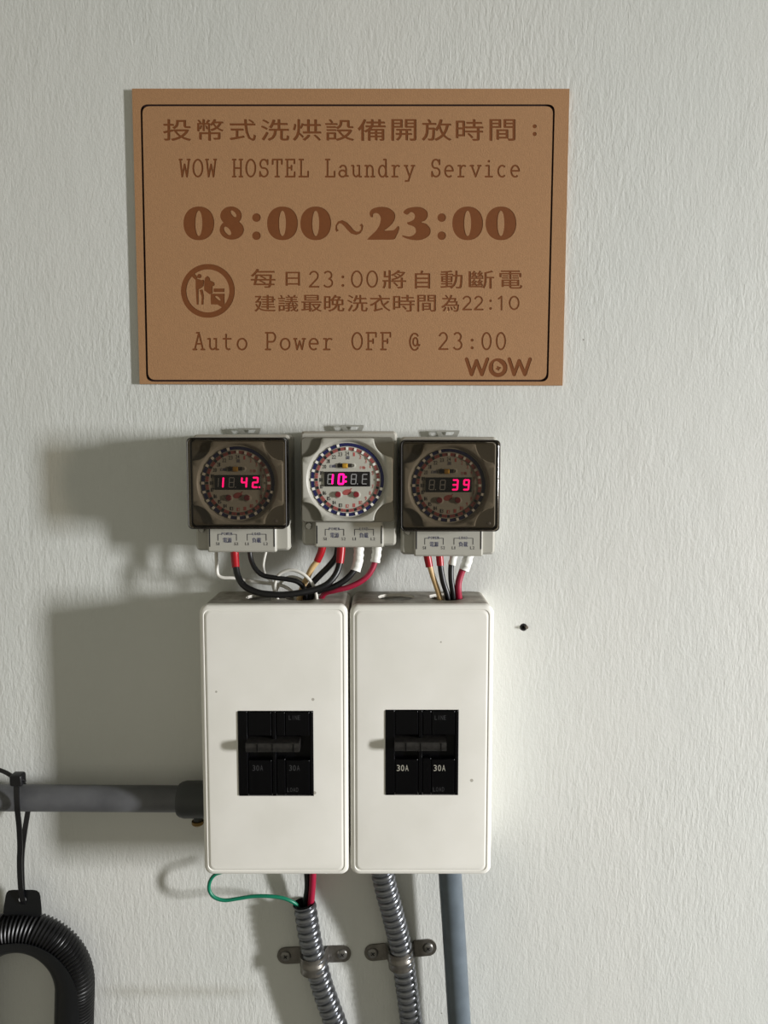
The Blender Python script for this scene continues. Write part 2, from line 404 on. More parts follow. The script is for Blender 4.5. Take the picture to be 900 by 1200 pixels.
def grubby_plastic(seed):
    """the lid: cream with a few small dirt specks"""
    m = bpy.data.materials.new('speckled_cream_plastic'); m.use_nodes = True; nt = m.node_tree; N = nt.nodes.new; L = nt.links.new
    b = nt.nodes['Principled BSDF']; b.inputs['Roughness'].default_value = .42
    tc = N('ShaderNodeTexCoord'); mp = N('ShaderNodeMapping'); mp.inputs['Location'].default_value = (seed, 0, seed*.7); L(tc.outputs['Object'], mp.inputs['Vector'])
    v = N('ShaderNodeTexVoronoi'); v.inputs['Scale'].default_value = 42; L(mp.outputs['Vector'], v.inputs['Vector'])
    c = N('ShaderNodeSeparateColor'); L(v.outputs['Color'], c.inputs[0])
    thr = N('ShaderNodeMapRange'); thr.inputs['From Min'].default_value = .38; thr.inputs['From Max'].default_value = 1.0
    thr.inputs['To Min'].default_value = 0; thr.inputs['To Max'].default_value = .075; L(c.outputs['Red'], thr.inputs[0])
    lt = N('ShaderNodeMath'); lt.operation = 'LESS_THAN'; L(v.outputs['Distance'], lt.inputs[0]); L(thr.outputs[0], lt.inputs[1])
    n = N('ShaderNodeTexNoise'); n.inputs['Scale'].default_value = 22; n.inputs['Detail'].default_value = 6; L(mp.outputs['Vector'], n.inputs['Vector'])
    r = N('ShaderNodeValToRGB'); r.color_ramp.elements[0].position = .35; r.color_ramp.elements[1].position = .65
    r.color_ramp.elements[0].color = (*lin((231, 229, 221)), 1); r.color_ramp.elements[1].color = (*lin((237, 235, 228)), 1); L(n.outputs['Fac'], r.inputs['Fac'])
    sc = N('ShaderNodeMath'); sc.operation = 'MULTIPLY'; L(lt.outputs[0], sc.inputs[0]); sc.inputs[1].default_value = .55
    mx = N('ShaderNodeMix'); mx.data_type = 'RGBA'; L(sc.outputs[0], mx.inputs['Factor']); L(r.outputs['Color'], mx.inputs['A'])
    mx.inputs['B'].default_value = (*lin((110, 98, 78)), 1); L(mx.outputs['Result'], b.inputs['Base Color']); return m
DUSTY_SHADED = dusty_shaded_plastic()
BLACK = mat('black_bakelite', (3, 3, 5), .3, spec=.18, bump=.02, bscale=500)
def boolcut(o, cutter, extra=True):
    md = o.modifiers.new('c', 'BOOLEAN'); md.object = cutter; md.operation = 'DIFFERENCE'; md.solver = 'EXACT'; md.use_self = True
    dg = bpy.context.evaluated_depsgraph_get(); me = bpy.data.meshes.new_from_object(o.evaluated_get(dg)); o.modifiers.clear()
    o.data = me; me.set_sharp_from_angle(angle=math.radians(40)); bpy.data.objects.remove(cutter)

def breaker_box(x0, x1, y0, y1, win, holes, label, amps, seed):
    """x0..y1: outline of the lid's rim in the picture at 60 mm; win: breaker opening; holes: knockout centres in the picture"""
    D = 60.0
    a = P(x0, y1, D-3); b = P(x1, y0, D-3)
    root = empty('breaker_box', Vector(((a.x+b.x)/2, 0, a.z)), label, 'breaker box', 'breaker boxes')
    # housing: hollow tub
    mb = MB(); d = D/1000
    rprism(mb, a.x, b.x, a.z, b.z, .0065, [(.0002, .0006), (.003, 0), (d-.012, 0), (d-.0085, .0002)])
    hs = mb.build('housing', DUSTY_SHADED, root)
    c = MB(); rprism(c, a.x, b.x, a.z, b.z, .0055, [(.0025, .0025), (d+.01, .0025)])
    for hx, hy in holes:
        q = P(hx, hy, 26)
        c.loft([[Vector((q.x+.0150*math.cos(2*PI*k/28), -.026+.0150*math.sin(2*PI*k/28), zz)) for k in range(28)] for zz in (b.z-.02, b.z+.02)])
    for hx, rr in ((x0+.30*(x1-x0), .013), (x0+.68*(x1-x0), .013)):
        q = P(hx, y1, 25)
        c.loft([[Vector((q.x+rr*math.cos(2*PI*k/24), -.024+rr*math.sin(2*PI*k/24), zz)) for k in range(24)] for zz in (a.z-.02, a.z+.02)])
    boolcut(hs, c.build('cut', DUSTY_SHADED, root))
    # lid with rounded rim and slightly sunk face
    mb = MB(); ring = lambda dep, ins, r: rrect(a.x+ins, b.x-ins, a.z+ins, b.z-ins, -dep, r)
    mb.loft([ring(d-.0085, .0026, .004), ring(d-.0085, .0001, .0065), ring(d-.0028, -.0002, .0066), ring(d-.0012, .0004, .0063), ring(d-.0003, .0016, .0058), ring(d, .0032, .005),
             ring(d-.0004, .0036, .0048), ring(d-.0004, .0041, .0046), ring(d+.0003, .0050, .0042), ring(d+.0004, .0060, .004)])
    LM = grubby_plastic(seed)
    lid = mb.build('lid', LM, root)
    wx0, wx1, wy0, wy1 = win
    A = P(wx0, wy1, D); B = P(wx1, wy0, D)
    c = MB(); c.box(A.x-.0004, B.x+.0004, -d-.01, -d+.02, A.z-.0004, B.z+.0004); boolcut(lid, c.build('cut', LM, root))
    # the two-pole breaker
    br = MB(); f = d+.0012
    w_ = B.x-A.x; h_ = B.z-A.z; mx = (A.x+B.x)/2
    br.box(A.x, B.x, -d+.03, -d+.004, A.z, B.z)
    brk = br.build('breaker', BLACK, root, smooth=False)
    # face plates standing a little proud with seams between, recess for the handle
    zc = B.z - h_*.375
    hz0, hz1 = zc-h_*.20, zc+h_*.09
    cols = [(0, .125), (.132, .445), (.455, .505), (.515, .628), (.635, .955), (.962, 1)]
    fp = MB()
    for k, (p, q) in enumerate(cols):
        X, Y = A.x+w_*p+.0001, A.x+w_*q-.0001
        if k in (1, 3, 4):
            rprism(fp, X, Y, hz1, B.z-.0006, .0004, [(d-.004, 0), (f-.0003, 0), (f, .0003)], 2)
            rprism(fp, X, Y, A.z+.0004, hz0 if k != 3 else hz0+.001, .0004, [(d-.004, 0), (f-.0003, 0), (f, .0003)], 2)
        else: rprism(fp, X, Y, A.z, B.z, .0004, [(d-.004, 0), (f-.0003, 0), (f, .0003)], 2)
    fp.build('face_plate', BLACK, brk, smooth=False)
    hd = MB(); hx0, hx1 = A.x+w_*.12, A.x+w_*.83
    hw = .0046; dz = -.0005
    hd.loft([[Vector((x, -d-y*.001, zc+z*.001)) for y, z in ((-4, 4), (6.5, 3.2), (8.2, 2.6), (8.8, 1), (8.8, -2.4), (7.6, -4.4), (5, -5), (-4, -4))] for x in (hx0, hx0+w_*.001, hx1-w_*.001, hx1)])
    o = hd.build('handle', mat('worn_black_plastic', (34, 32, 30), .4, var=.6, vscale=300, bump=.1, bscale=500), brk)
    for q in (.27, .47, .75):
        rb = MB(); rb.box(A.x+w_*q, A.x+w_*q+.0006, -d-.0091, -d-.004, zc-.0040, zc+.0024); rb.build('handle_rib', BLACK, o, smooth=False)
    # amp ratings printed on the plates
    pr = {0: mat('print_pale', (165, 162, 150), .6), 1: mat('print_faint', (52, 52, 54), .5)}
    for txt, px, py, hh, m_ in amps:
        k = Ink(D+1.15, D+1.28); n = len(txt); cw = hh*.62
        for i, ch in enumerate(txt):
            cx = px+(i-(n-1)/2)*cw*1.12; hw_ = cw*(.08 if ch == 'I' else .42); k.char(ch, cx-hw_, cx+hw_, py-hh/2, py+hh/2)
        k.mb.build('lettering', pr[m_], brk, smooth=False)
    return root
breaker_box(240.5, 407.7, 708.5, 1023, (280.5, 366.5, 833.3, 932), [(310, 696), (354, 696)],
    'cream breaker box on the left, with the grey conduit pipe entering its side', [('30A', 345, 900, 6.5, 1), ('30A', 302, 900, 6.5, 1), ('LINE', 345, 841, 5, 1), ('LOAD', 343, 925.5, 5, 1)], 1.3)
breaker_box(411.3, 578.3, 708.5, 1023, (452, 537, 832, 931), [(464.5, 695.5), (523, 695.5)],
    'cream breaker box on the right, two readable 30A ratings, open knockout on top', [('30A', 471.8, 900, 7.2, 0), ('30A', 515, 900, 7.2, 0), ('LINE', 516, 841, 5, 1), ('LOAD', 514, 925, 5, 1)], 4.1)

# ================================================================== THE SIGN
def cspl(pts, n=5):
    """closed smooth outline through 2D points"""
    m = len(pts); out = []
    for i in range(m):
        a, b, c, d = [pts[(i+k) % m] for k in (-1, 0, 1, 2)]
        for k in range(n):
            t = k/n
            out.append(tuple(.5*((2*b[j])+(c[j]-a[j])*t+(2*a[j]-5*b[j]+4*c[j]-d[j])*t*t+(3*b[j]-a[j]-3*c[j]+d[j])*t*t*t) for j in (0, 1)))
    return out
def build_sign():
    SD = 3.2                                            # board thickness, mm
    da, db = SD-.22, SD+1
    org = P(410, 275, 0)
    root = empty('wall_sign', org, 'brown fibreboard sign with engraved laundry opening hours, fixed above the three timers', 'sign')
    inks = {}
    depth = {}
    def ink(n, back=da): inks[n] = FlatInk(); depth[n] = back; return inks[n]
    k = ink('heading_lettering')
    xs = [(191,224),(231,262),(269,300),(305.5,339),(343,376.5),(381,415),(419,452),(458.5,488),(494,529),(534,566.5),(573.5,604)]
    for ch, (a, b) in zip('投幣式洗烘設備開放時間', xs): k.char(ch, a, b-.7, 139.6, 164.6); k.char(ch, a+.7, b, 140.1, 165.1)
    k.dot(626.5, 148, 2.4); k.dot(626.5, 157, 2.4)
    k = ink('service_lettering'); slab(k, 'WOW HOSTEL Laundry Service', 216.3, 15.5, 207, 20, 12.2, 2.15)
    k = ink('hours_lettering')
    def zero(a, b, y0, y1):
        cx = (a+b)/2; cy = (y0+y1)/2; n = 36
        o = [(cx+(b-a)/2*math.copysign(abs(math.cos(t))**.92, math.cos(t)), cy+(y1-y0)/2*math.copysign(abs(math.sin(t))**.92, math.sin(t))) for t in [2*PI*i/n for i in range(n)]]
        k.ring(o, [(cx+4.0*math.cos(t), cy+14.8*math.sin(t)) for t in [2*PI*i/n for i in range(n)]])
    for a, b in ((215,251),(313,349),(352,388),(530,566),(569,605)): zero(a, b, 242, 281.5)
    C = lambda pts, ox, oy=230, s=4.286: [(ox+x/s, oy+y/s) for x, y in pts]
    def lobe(cx, cy, rx, ry, hx, hy, hrx, hry, rot):
        n = 30; o = C([(cx+rx*math.cos(2*PI*i/n), cy+ry*math.sin(2*PI*i/n)) for i in range(n)], 210)
        h = []
        for i in range(n):
            x, y = hrx*math.cos(2*PI*i/n-rot), hry*math.sin(2*PI*i/n-rot)
            h.append((hx+x*math.cos(rot)-y*math.sin(rot), hy+x*math.sin(rot)+y*math.cos(rot)))
        k.ring(o, C(h, 210))
    lobe(260, 98, 54, 47, 273, 88, 20, 9, math.radians(52))
    lobe(264, 168, 61, 50, 243, 174, 25, 12, math.radians(52))
    for x in (300.5, 517.6): k.dot(x, 255, 5.0, 20); k.dot(x, 276.2, 5.0, 20)
    k.poly(cspl(C([(147,103),(142,85),(150,68),(172,57),(205,53),(240,60),(266,82),(270,108),(258,135),(232,160),(216,172),(240,172),(262,170),(274,160),(284,150),(291,155),(287,178),(276,200),(262,217),(200,218),(136,218),(134,212),(150,196),(178,168),(193,140),(198,112),(190,92),(174,84),(160,90),(158,104)], 400), 4))
    k.poly(cspl(C([(318,88),(312,78),(330,62),(365,54),(402,56),(430,75),(434,100),(420,122),(402,130),(428,140),(447,165),(444,192),(420,212),(385,221),(345,217),(312,206),(306,196),(316,198),(340,202),(360,196),(374,180),(370,158),(354,148),(336,142),(330,132),(342,128),(362,118),(370,100),(362,84),(348,80),(332,92)], 400), 4))
    k.strip([(395.5,271),(394,268.5),(394.2,264),(396.8,260.5),(400.5,260),(404.5,262.4),(409,267.3),(413,271.6),(417.5,273.4),(421.5,272.4),(424,269),(424.4,265),(422.6,263)],
            [3.4,2.4,1.8,2.6,4.2,5.4,5.8,5.2,4.0,2.6,2.0,2.6,3.4])
    k = ink('cutoff_lettering')
    for ch, a, b, y0, y1 in (('每',293.5,322.8,315,337),('日',334.5,351.5,318.5,334.5),('將',448,476,316.5,338),('自',486,504,317,338),('動',516,542,317,338),('斷',549,579,317,338),('電',585,612,317,338)):
        k.char(ch, a, b-.6, y0, y1); k.char(ch, a+.6, b, y0+.35, y1+.35)
    for ch, x in zip('23', (368, 384.6)): slab(k, ch, x, 1, 336.4, 18.2, 14, 2.0)
    k.dot(401.7, 324.5, 1.7); k.dot(401.7, 334.5, 1.7)
    for x in (418, 436): slab(k, '0', x, 1, 336.4, 18.6, 15.5, 2.0)
    k = ink('advice_lettering')
    for ch, a, b in zip('建議最晚洗衣時間為', (298,325.6,353,379.5,406.8,433,460.4,488.7,517), (323,349.6,377,403.6,430.8,457.5,486,510.8,538)):
        k.char(ch, a, b-.6, 345.5, 365); k.char(ch, a+.6, b, 345.8, 365.3)
    slab(k, '22', 547.2, 13.6, 363, 15.5, 12.5, 2.0); k.dot(574.7, 352.5, 1.6); k.dot(574.7, 361.5, 1.6)
    slab(k, '1', 587.6, 1, 363, 15.5, 12, 2.0); slab(k, '0', 602.4, 1, 362.5, 15, 14, 2.0)
    k = ink('power_off_lettering'); slab(k, 'Auto Power OFF @ 23:00', 233, 16.85, 409.5, 19.5, 13.2, 2.1)
    k = ink('pictogram')
    n = 48
    Q = lambda pts: [(205+x/11.25, 300+y/11.25) for x, y in pts]
    k.ring(Q([(434+355*math.cos(2*PI*i/n), 460+355*math.sin(2*PI*i/n)) for i in range(n)]), Q([(434+283*math.cos(2*PI*i/n), 460+283*math.sin(2*PI*i/n)) for i in range(n)]))
    k.dot(*Q([(322,265)])[0], 2.6)
    k.poly(Q([(178,230),(225,195),(300,280),(280,325)]))
    k.poly(Q([(272,312),(300,300),(345,318),(378,312),(385,330),(378,395),(345,425),(312,440),(312,640),(286,640),(273,420)]))
    k.poly(Q([(322,450),(365,440),(382,520),(376,640),(345,640),(352,545),(338,490)]))
    k.poly(Q([(384,450),(386,340),(398,285),(430,262),(460,290),(465,322),(520,350),(525,385),(496,400),(497,488),(455,505)]))
    k.poly(Q([(510,428),(652,428),(652,475),(510,475)]))
    wo = Q([(470,497),(560,497),(655,497),(655,690),(610,672),(560,640),(475,638),(470,560)])
    wi = Q([(530,530),(552,528),(580,545),(604,584),(592,588),(570,576),(548,556),(535,545)])
    k.ring(wo, wi)
    k = ink('logo')
    G = lambda x, y: (530+x/9, 380+y/9)
    for W in ([(150,367),(203,530),(255,385),(312,530),(370,367)], [(600,367),(652,530),(705,385),(765,530),(820,367)]):
        for a, b in zip(W, W[1:]): k.seg(G(*a), G(*b), 4.3)
    n = 24; drop = []
    for i in range(n):
        t = 2*PI*i/n; r = 52 + 26*max(0, math.cos(t+math.radians(112)))**6
        drop.append(G(482+r*math.cos(t), 462+r*math.sin(t)))
    k.ring([G(482+100*math.cos(2*PI*i/n), 458+100*math.sin(2*PI*i/n)) for i in range(n)], drop)
    k.poly([G(470,440),G(492,448),G(518,456),G(500,472),G(488,492),G(470,478),G(452,470),G(470,460)])
    k = ink('border_line', SD-1.6)
    bl = []
    cs = [((650.5,122),(642.5,447.8)),((164.3,122),(171.2,447.8))]
    def side(v): return
    r = 9
    c4 = [(650.3,122.3),(164.6,122.3),(171.4,447.3),(642.6,447.3)]
    def arc(p, q0, q1):
        a = (Vector(q0)-Vector(p)).normalized()*r; b = (Vector(q1)-Vector(p)).normalized()*r; P0 = Vector(p)
        return [tuple(P0+a*(1-t)**2+b*t**2) for t in [i/6 for i in range(7)]]
    for i in range(4): bl += arc(c4[i], c4[i-1], c4[(i+1) % 4])
    cen = (407, 285)
    inn = [(x+(2.2 if x < cen[0] else -2.2), y+(2.2 if y < cen[1] else -2.2)) for x, y in bl]
    k.ring(bl, inn)
    # the board: bevel-free slab of pressed fibre
    cor = [(154.6,103.8),(667.4,104.0),(659.4,451.6),(163.6,450)]
    mdf = mdf_material(); burnt = mat('laser_burnt_fibre', (116, 64, 22), .85, var=.06, vscale=500)
    black = mat('charred_groove', (40, 12, 8), .9)
    # divide the face of the board along every outline, sink what lies inside a stroke, add the little walls
    from mathutils.geometry import delaunay_2d_cdt
    V2 = [Vector(p) for p in cor]; E2 = set(); key = {}; polys = []
    for nm, q in inks.items():
        # outline edges only: an edge shared by two pieces of one stroke is internal
        for poly in q.polys:
            ids = []
            for x, y in poly:
                kk_ = (round(x, 2), round(y, 2))
                if kk_ not in key: key[kk_] = len(V2); V2.append(Vector(kk_))
                ids.append(key[kk_])
            ids = [v for i, v in enumerate(ids) if v != ids[i-1]]
            if len(set(ids)) < 3: continue
            polys.append((nm, [tuple(V2[i]) for i in ids]))
            for i in range(len(ids)): E2 ^= {tuple(sorted((ids[i], ids[i-1])))}
    E2 |= {(0, 1), (1, 2), (2, 3), (0, 3)}
    vo, eo, fo, _, _, _ = delaunay_2d_cdt(V2, list(E2), [], 0, 1e-3, False)
    grid = {}
    for pi_, (nm, p) in enumerate(polys):
        for gx in range(int(min(v[0] for v in p)//8), int(max(v[0] for v in p)//8)+1):
            for gy in range(int(min(v[1] for v in p)//8), int(max(v[1] for v in p)//8)+1): grid.setdefault((gx, gy), []).append(pi_)
    def inside(p, x, y):
        c = False
        for i in range(len(p)):
            (x0, y0), (x1, y1) = p[i-1], p[i]
            if (y0 > y) != (y1 > y) and x < (x1-x0)*(y-y0)/(y1-y0)+x0: c = not c
        return c
    own_of = []
    for f in fo:
        x = sum(vo[i].x for i in f)/len(f); y = sum(vo[i].y for i in f)/len(f)
        for pi_ in grid.get((int(x//8), int(y//8)), ()):
            if inside(polys[pi_][1], x, y): own_of.append(polys[pi_][0]); break
        else: own_of.append('board')
    parts = {nm: MB() for nm in list(inks)+['board']}
    dep = lambda nm: SD if nm == 'board' else depth[nm]
    edges = {}
    for fi, f in enumerate(fo):
        nm = own_of[fi]; mbq = parts[nm]
        mbq.add([P(vo[i].x, vo[i].y, dep(nm)) for i in f], [tuple(range(len(f)))])
        for i in range(len(f)): edges.setdefault(tuple(sorted((f[i], f[i-1]))), []).append(fi)
    for (a, b), fs in edges.items():
        if len(fs) == 2:
            n0, n1 = own_of[fs[0]], own_of[fs[1]]
            if dep(n0) != dep(n1):
                lo_n = n0 if dep(n0) < dep(n1) else n1; d0, d1 = sorted((dep(n0), dep(n1)))
                parts[lo_n].add([P(vo[a].x, vo[a].y, d0), P(vo[b].x, vo[b].y, d0), P(vo[b].x, vo[b].y, d1), P(vo[a].x, vo[a].y, d1)], [(0, 1, 2, 3)])
    fr = [P(x, y, SD) for x, y in cor]; bk = [Vector((p.x, -.0001, p.z)) for p in fr]
    parts['board'].add(fr+bk, [(i, (i+1) % 4, 4+(i+1) % 4, 4+i) for i in range(4)]+[(4, 5, 6, 7)])
    for nm, q in parts.items():
        if not q.f: print('EMPTY', nm); continue
        b = len(q.v); bm = None
        o = q.build(nm, mdf if nm == 'board' else black if nm == 'border_line' else burnt, root, smooth=False)
        bm = bmesh.new(); bm.from_mesh(o.data); bmesh.ops.remove_doubles(bm, verts=bm.verts, dist=1e-7)
        bmesh.ops.recalc_face_normals(bm, faces=bm.faces)
        c = sum(f.normal.y*f.calc_area() for f in bm.faces if abs(f.calc_center_median().y+ (SD/1000)) < .002)
        bm.to_mesh(o.data); bm.free()
def mdf_material():
    m = mat('pressed_fibreboard', (166, 125, 87), .8, bump=.25, bscale=900, var=.05, vscale=420)
    return m
build_sign()

# ================================================================== TIME SWITCHES
TG = mat('timer_grey_plastic', (172, 170, 160), .42, bump=.03, bscale=900)
TGD = mat('timer_grey_plastic_inner', (112, 109, 98), .5)
def merge_print(parent, name, items, da, db, m):
    k = Ink(da, db)
    for f in items: f(k)
    return k.mb.build(name, m, parent, smooth=False)
SEG = {'0': 'abcdef', '1': 'bc', '2': 'abged', '3': 'abgcd', '4': 'fgbc', '9': 'abgfcd'[:6], '8': 'abcdefg', 'E': 'adefg', ' ': ''}
DIALC = (406.9, 562.3)
def timer(dial_px, digits, label, cover, base_bottom):
    """everything is laid out around the middle timer, then moved to dial_px"""
    o0 = P(*DIALC, 48); o1 = P(*dial_px, 48)
    org = Vector((o0.x, 0, o0.z)); sh = Vector((o1.x-o0.x, 0, o1.z-o0.z))
    root = empty('time_switch', org, label, 'timer', 'time switches')
    def rp(nm, px0, px1, py0, py1, dref, r, levels, m, par=root, n=6):
        a = P(px0, py1, dref); b = P(px1, py0, dref); mb = MB(); rprism(mb, a.x, b.x, a.z, b.z, r, levels, n); return mb.build(nm, m, par)
    rp('housing', 352.6, 465.6, 505.2, 613, 34, .0035, [(.0002, .0008), (.002, 0), (.032, 0), (.0345, .0006), (.036, .002)], TG)
    rp('front_block', 353.6, 461.6, 512.3, 612, 45, .003, [(.033, 0), (.0445, 0), (.0455, .0006)], TGD)
    # front plate with scooped corners around the round dial
    c = P(*DIALC, 48); cx, cz = c.x, c.z; N = 120
    A = P(354.6, 610.8, 48); B = P(460.6, 513.2, 48)
    sc = .0150
    def outline(i, ins):
        t = 2*PI*i/N; dx, dz = math.cos(t), math.sin(t)
        r = min(((B.x-ins-cx)/dx if dx > 1e-6 else (A.x+ins-cx)/dx if dx < -1e-6 else 9), ((B.z-ins-cz)/dz if dz > 1e-6 else (A.z+ins-cz)/dz if dz < -1e-6 else 9))
        # soft scoop: keep distance from each corner
        for qx, qz in ((A.x, A.z), (B.x, A.z), (A.x, B.z), (B.x, B.z)):
            ex, ez = qx-cx, qz-cz; bq = dx*ex+dz*ez; dd = bq*bq-(ex*ex+ez*ez-(sc+ins)**2)
            if bq > 0 and dd > 0: r = min(r, bq-math.sqrt(dd))
        return Vector((cx+dx*r, 0, cz+dz*r))
    def circ(rr): return [Vector((cx+rr*math.cos(2*PI*i/N), 0, cz+rr*math.sin(2*PI*i/N))) for i in range(N)]
    def lv(pts, d): return [Vector((p.x, -d, p.z)) for p in pts]
    mb = MB()
    mb.loft([lv([outline(i, 0) for i in range(N)], .0452), lv([outline(i, .0001) for i in range(N)], .0485), lv([outline(i, .0008) for i in range(N)], .0492),
             lv(circ(.0322), .0492), lv(circ(.0317), .0490), lv(circ(.0296), .0462), lv(circ(.0296), .0455)], cap0=False, cap1=False)
    mb.build('front_plate', TG, root)
    mb = MB(); disc(mb, (cx, cz), 0, [(.0450, .0300), (.0462, .0300)], 64)
    dial = mb.build('dial', mat('dial_pale_grey', (178, 176, 165), .45), root)
    S = (650-46.5)/900.0/1000                              # metres per picture pixel at the dial
    def ringseg(mb, r0, r1, a0, a1, d0, d1, n=2):
        q = []
        for dd in (d0, d1):
            for rr in (r0, r1):
                for k in range(n+1):
                    a = math.radians(90-(a0+(a1-a0)*k/n)); q.append(Vector((cx+rr*S*math.cos(a), -dd, cz+rr*S*math.sin(a))))
        m_ = n+1; f = []
        for k in range(n):
            f += [(2*m_+k, 2*m_+k+1, 3*m_+k+1, 3*m_+k), (k, k+1, 2*m_+k+1, 2*m_+k), (m_+k, 3*m_+k, 3*m_+k+1, m_+k+1)]
        f += [(0, 2*m_, 3*m_, m_), (n, m_+n, 3*m_+n, 2*m_+n)]
        mb.add(q, f)
    bb_ = MB(); ringseg(bb_, 39.2, 43.0, 0, 359.9, .0460, .04645, 96); bb_.build('dark_ring', mat('ring_dark', (20, 20, 30), .5), root, smooth=False)
    blue = MB(); red = MB(); white = MB(); blk = MB()
    for k in range(72):
        a = k*5
        ringseg(blue, 39.4, 42.8, a-2.3, a+2.3, .0461, .0468)
        if k % 3 != 0: ringseg(red, 34.6, 38.0, a-2.2, a+2.2, .0461, .0468)
    for h in range(24):
        a = h*15; on = h <= 6
        ringseg(white, *( (34.7, 38.0) if on else (39.4, 42.7)), a-2.1, a+2.1, .0461, .0474)
        if not on: ringseg(blk, 34.7, 38.0, a-2.2, a+2.2, .0461, .0469)
    blue.build('blue_tripper_ring', mat('tripper_navy', (24, 27, 82), .4), root, smooth=False)
    red.build('red_tripper_ring', mat('tripper_dull_red', (150, 78, 74), .45), root, smooth=False)
    white.build('white_pins', mat('pin_white', (232, 230, 222), .4), root, smooth=False)
    blk.build('black_pins', mat('pin_black', (26, 24, 26), .5), root, smooth=False)
    # numerals
    def nums(hs):
        def f(k):
            for h in hs:
                a = math.radians(90-h*15); x = DIALC[0]+30.9*math.cos(a); y = DIALC[1]-30.9*math.sin(a); s = str(h)
                if len(s) == 1: k.char(s, x-1, x+1, y-2.2, y+2.2)
                else: k.char(s[0], x-(2.3 if s[0] != '1' else 1.6), x-.35, y-2.2, y+2.2); k.char(s[1], x+.1, x+(2.2 if s[1] != '1' else 1.4), y-2.2, y+2.2)
        return [f]
    dk = mat('print_navy', (32, 38, 84), .6); rd = mat('print_red', (176, 80, 76), .6); kk = mat('print_black', (30, 30, 32), .6)
    merge_print(root, 'hour_numerals', nums(range(13, 25)), 46.15, 46.3, kk)
    merge_print(root, 'red_numerals', nums([1, 2, 3, 4, 5, 7, 8, 9, 10, 11, 12]), 46.15, 46.3, rd)
    X = lambda x: 355+x/8.18; Y = lambda y: 510+y/8.18
    merge_print(root, 'dial_lettering', [lambda k: (k.char('自', X(258), X(286), Y(282), Y(312)), k.char('動', X(288), X(318), Y(282), Y(312)), k.char('開', X(415), X(446), Y(200), Y(232)))], 46.15, 46.3, dk)
    merge_print(root, 'red_dial_lettering', [lambda k: (k.char('手', X(540), X(566), Y(296), Y(326)), k.char('動', X(570), X(598), Y(296), Y(326)))], 46.15, 46.3, rd)
    # slide switch
    def cyl(mb, px, py, levels, n=20):
        q = P(px, py, 46.5); disc(mb, (q.x, q.z), 0, levels, n)
    mb = MB(); a = P(X(345), Y(318), 46.5); b = P(X(505), Y(262), 46.5); rprism(mb, a.x, b.x, a.z, b.z, .0022, [(.0460, 0), (.0468, 0), (.0470, .0003), (.0470, .0011), (.0464, .0012)])
    sw = mb.build('switch_slot', TG, root)
    mb = MB(); a = P(X(330), Y(308), 46.5); b = P(X(470), Y(272), 46.5); rprism(mb, a.x, b.x, a.z, b.z, .0003, [(.0462, 0), (.0471, 0)]); mb.build('slot_opening', mat('slot_black', (30, 24, 18), .6), sw)
    mb = MB(); a = P(X(378), Y(318), 46.5); b = P(X(430), Y(268), 46.5); rprism(mb, a.x, b.x, a.z, b.z, .0008, [(.0470, 0), (.0485, .0002), (.0488, .0008)]); mb.build('slider', mat('brass_slider', (206, 160, 60), .35, .6), sw)
    # two buttons and the oval mark
    for bx in (337, 512):
        mb = MB(); cyl(mb, X(bx+4), Y(572), [(.0460, .0030), (.0466, .0030), (.0468, .0027)]); bb = mb.build('button_collar', TG, root)
        mb = MB(); cyl(mb, X(bx), Y(568), [(.0466, .0023), (.0480, .0023), (.0484, .0019)]); mb.build('button', mat('button_red', (120, 28, 36), .35), bb)
    k = Ink(46.15, 46.35); k.poly([(X(422)+5.2*math.cos(t)-.3*math.sin(t), Y(546)+3.4*math.sin(t)-.7*math.cos(t)) for t in [2*PI*i/24 for i in range(24)]])
    k.seg((X(447), Y(530)), (X(466), Y(512)), 1.0); k.mb.build('oval_mark', mat('mark_coral', (160, 78, 74), .55), root, smooth=False)
    # display
    mb = MB(); a = P(X(205), Y(491), 46.5); b = P(X(645), Y(350), 46.5); rprism(mb, a.x, b.x, a.z, b.z, .0004, [(.0460, 0), (.0472, 0), (.0474, .0002)])
    dp = mb.build('display', mat('display_black', (10, 9, 11), .25), root)
    lit = mat('led_magenta', (255, 6, 118), .4, emit=2.3); off = mat('segment_grey', (150, 150, 150), .45)
    def seg7(px, py, on, draw_off, off_set, dot):
        w_, h_ = 5.6, 11.2; tt = 1.5
        def q(u, v): return (px+(u-.5)*w_+(.5-v)*-.9*-1*.9, py+(v-.5)*h_)
        seg = {'a': ((.1,0),(.9,0)), 'b': ((1,.06),(1,.46)), 'c': ((1,.54),(1,.94)), 'd': ((.1,1),(.9,1)), 'e': ((0,.54),(0,.94)), 'f': ((0,.06),(0,.46)), 'g': ((.1,.5),(.9,.5))}
        L_ = Ink(47.3, 47.55); O_ = Ink(47.3, 47.45); nl = 0; no = 0
        for s, (u, v) in seg.items():
            if s in on: L_.seg(q(*u), q(*v), tt+.6); nl += 1
            elif draw_off and s in off_set: O_.seg(q(*u), q(*v), tt*.7); no += 1
        if dot == 'lit': L_.dot(px+w_*.86, py+h_*.5, 1.1, 8); nl += 1
        elif dot == 'off': O_.dot(px+w_*.8, py+h_*.5, .7, 8); no += 1
        elif dot == 'colon': L_.dot(px+w_*.95, py-h_*.22, 1.3, 8); L_.dot(px+w_*.95, py+h_*.24, 1.3, 8); nl += 2
        if nl: L_.mb.build('digit', lit, dp, smooth=False)
        if no: O_.mb.build('unlit_digit', off, dp, smooth=False)
    for i, (ch, offs, dot) in enumerate(digits):
        seg7(X((262, 366, 486, 593)[i]), Y(421), SEG.get(ch, ''), True, offs, dot)
    # base with the lift-off terminal cover
    rp('base', 353.8, 465, 600, base_bottom, 34, .0035, [(.0002, .0008), (.002, 0), (.030, 0), (.0325, .0006), (.0345, .0022)], TG)
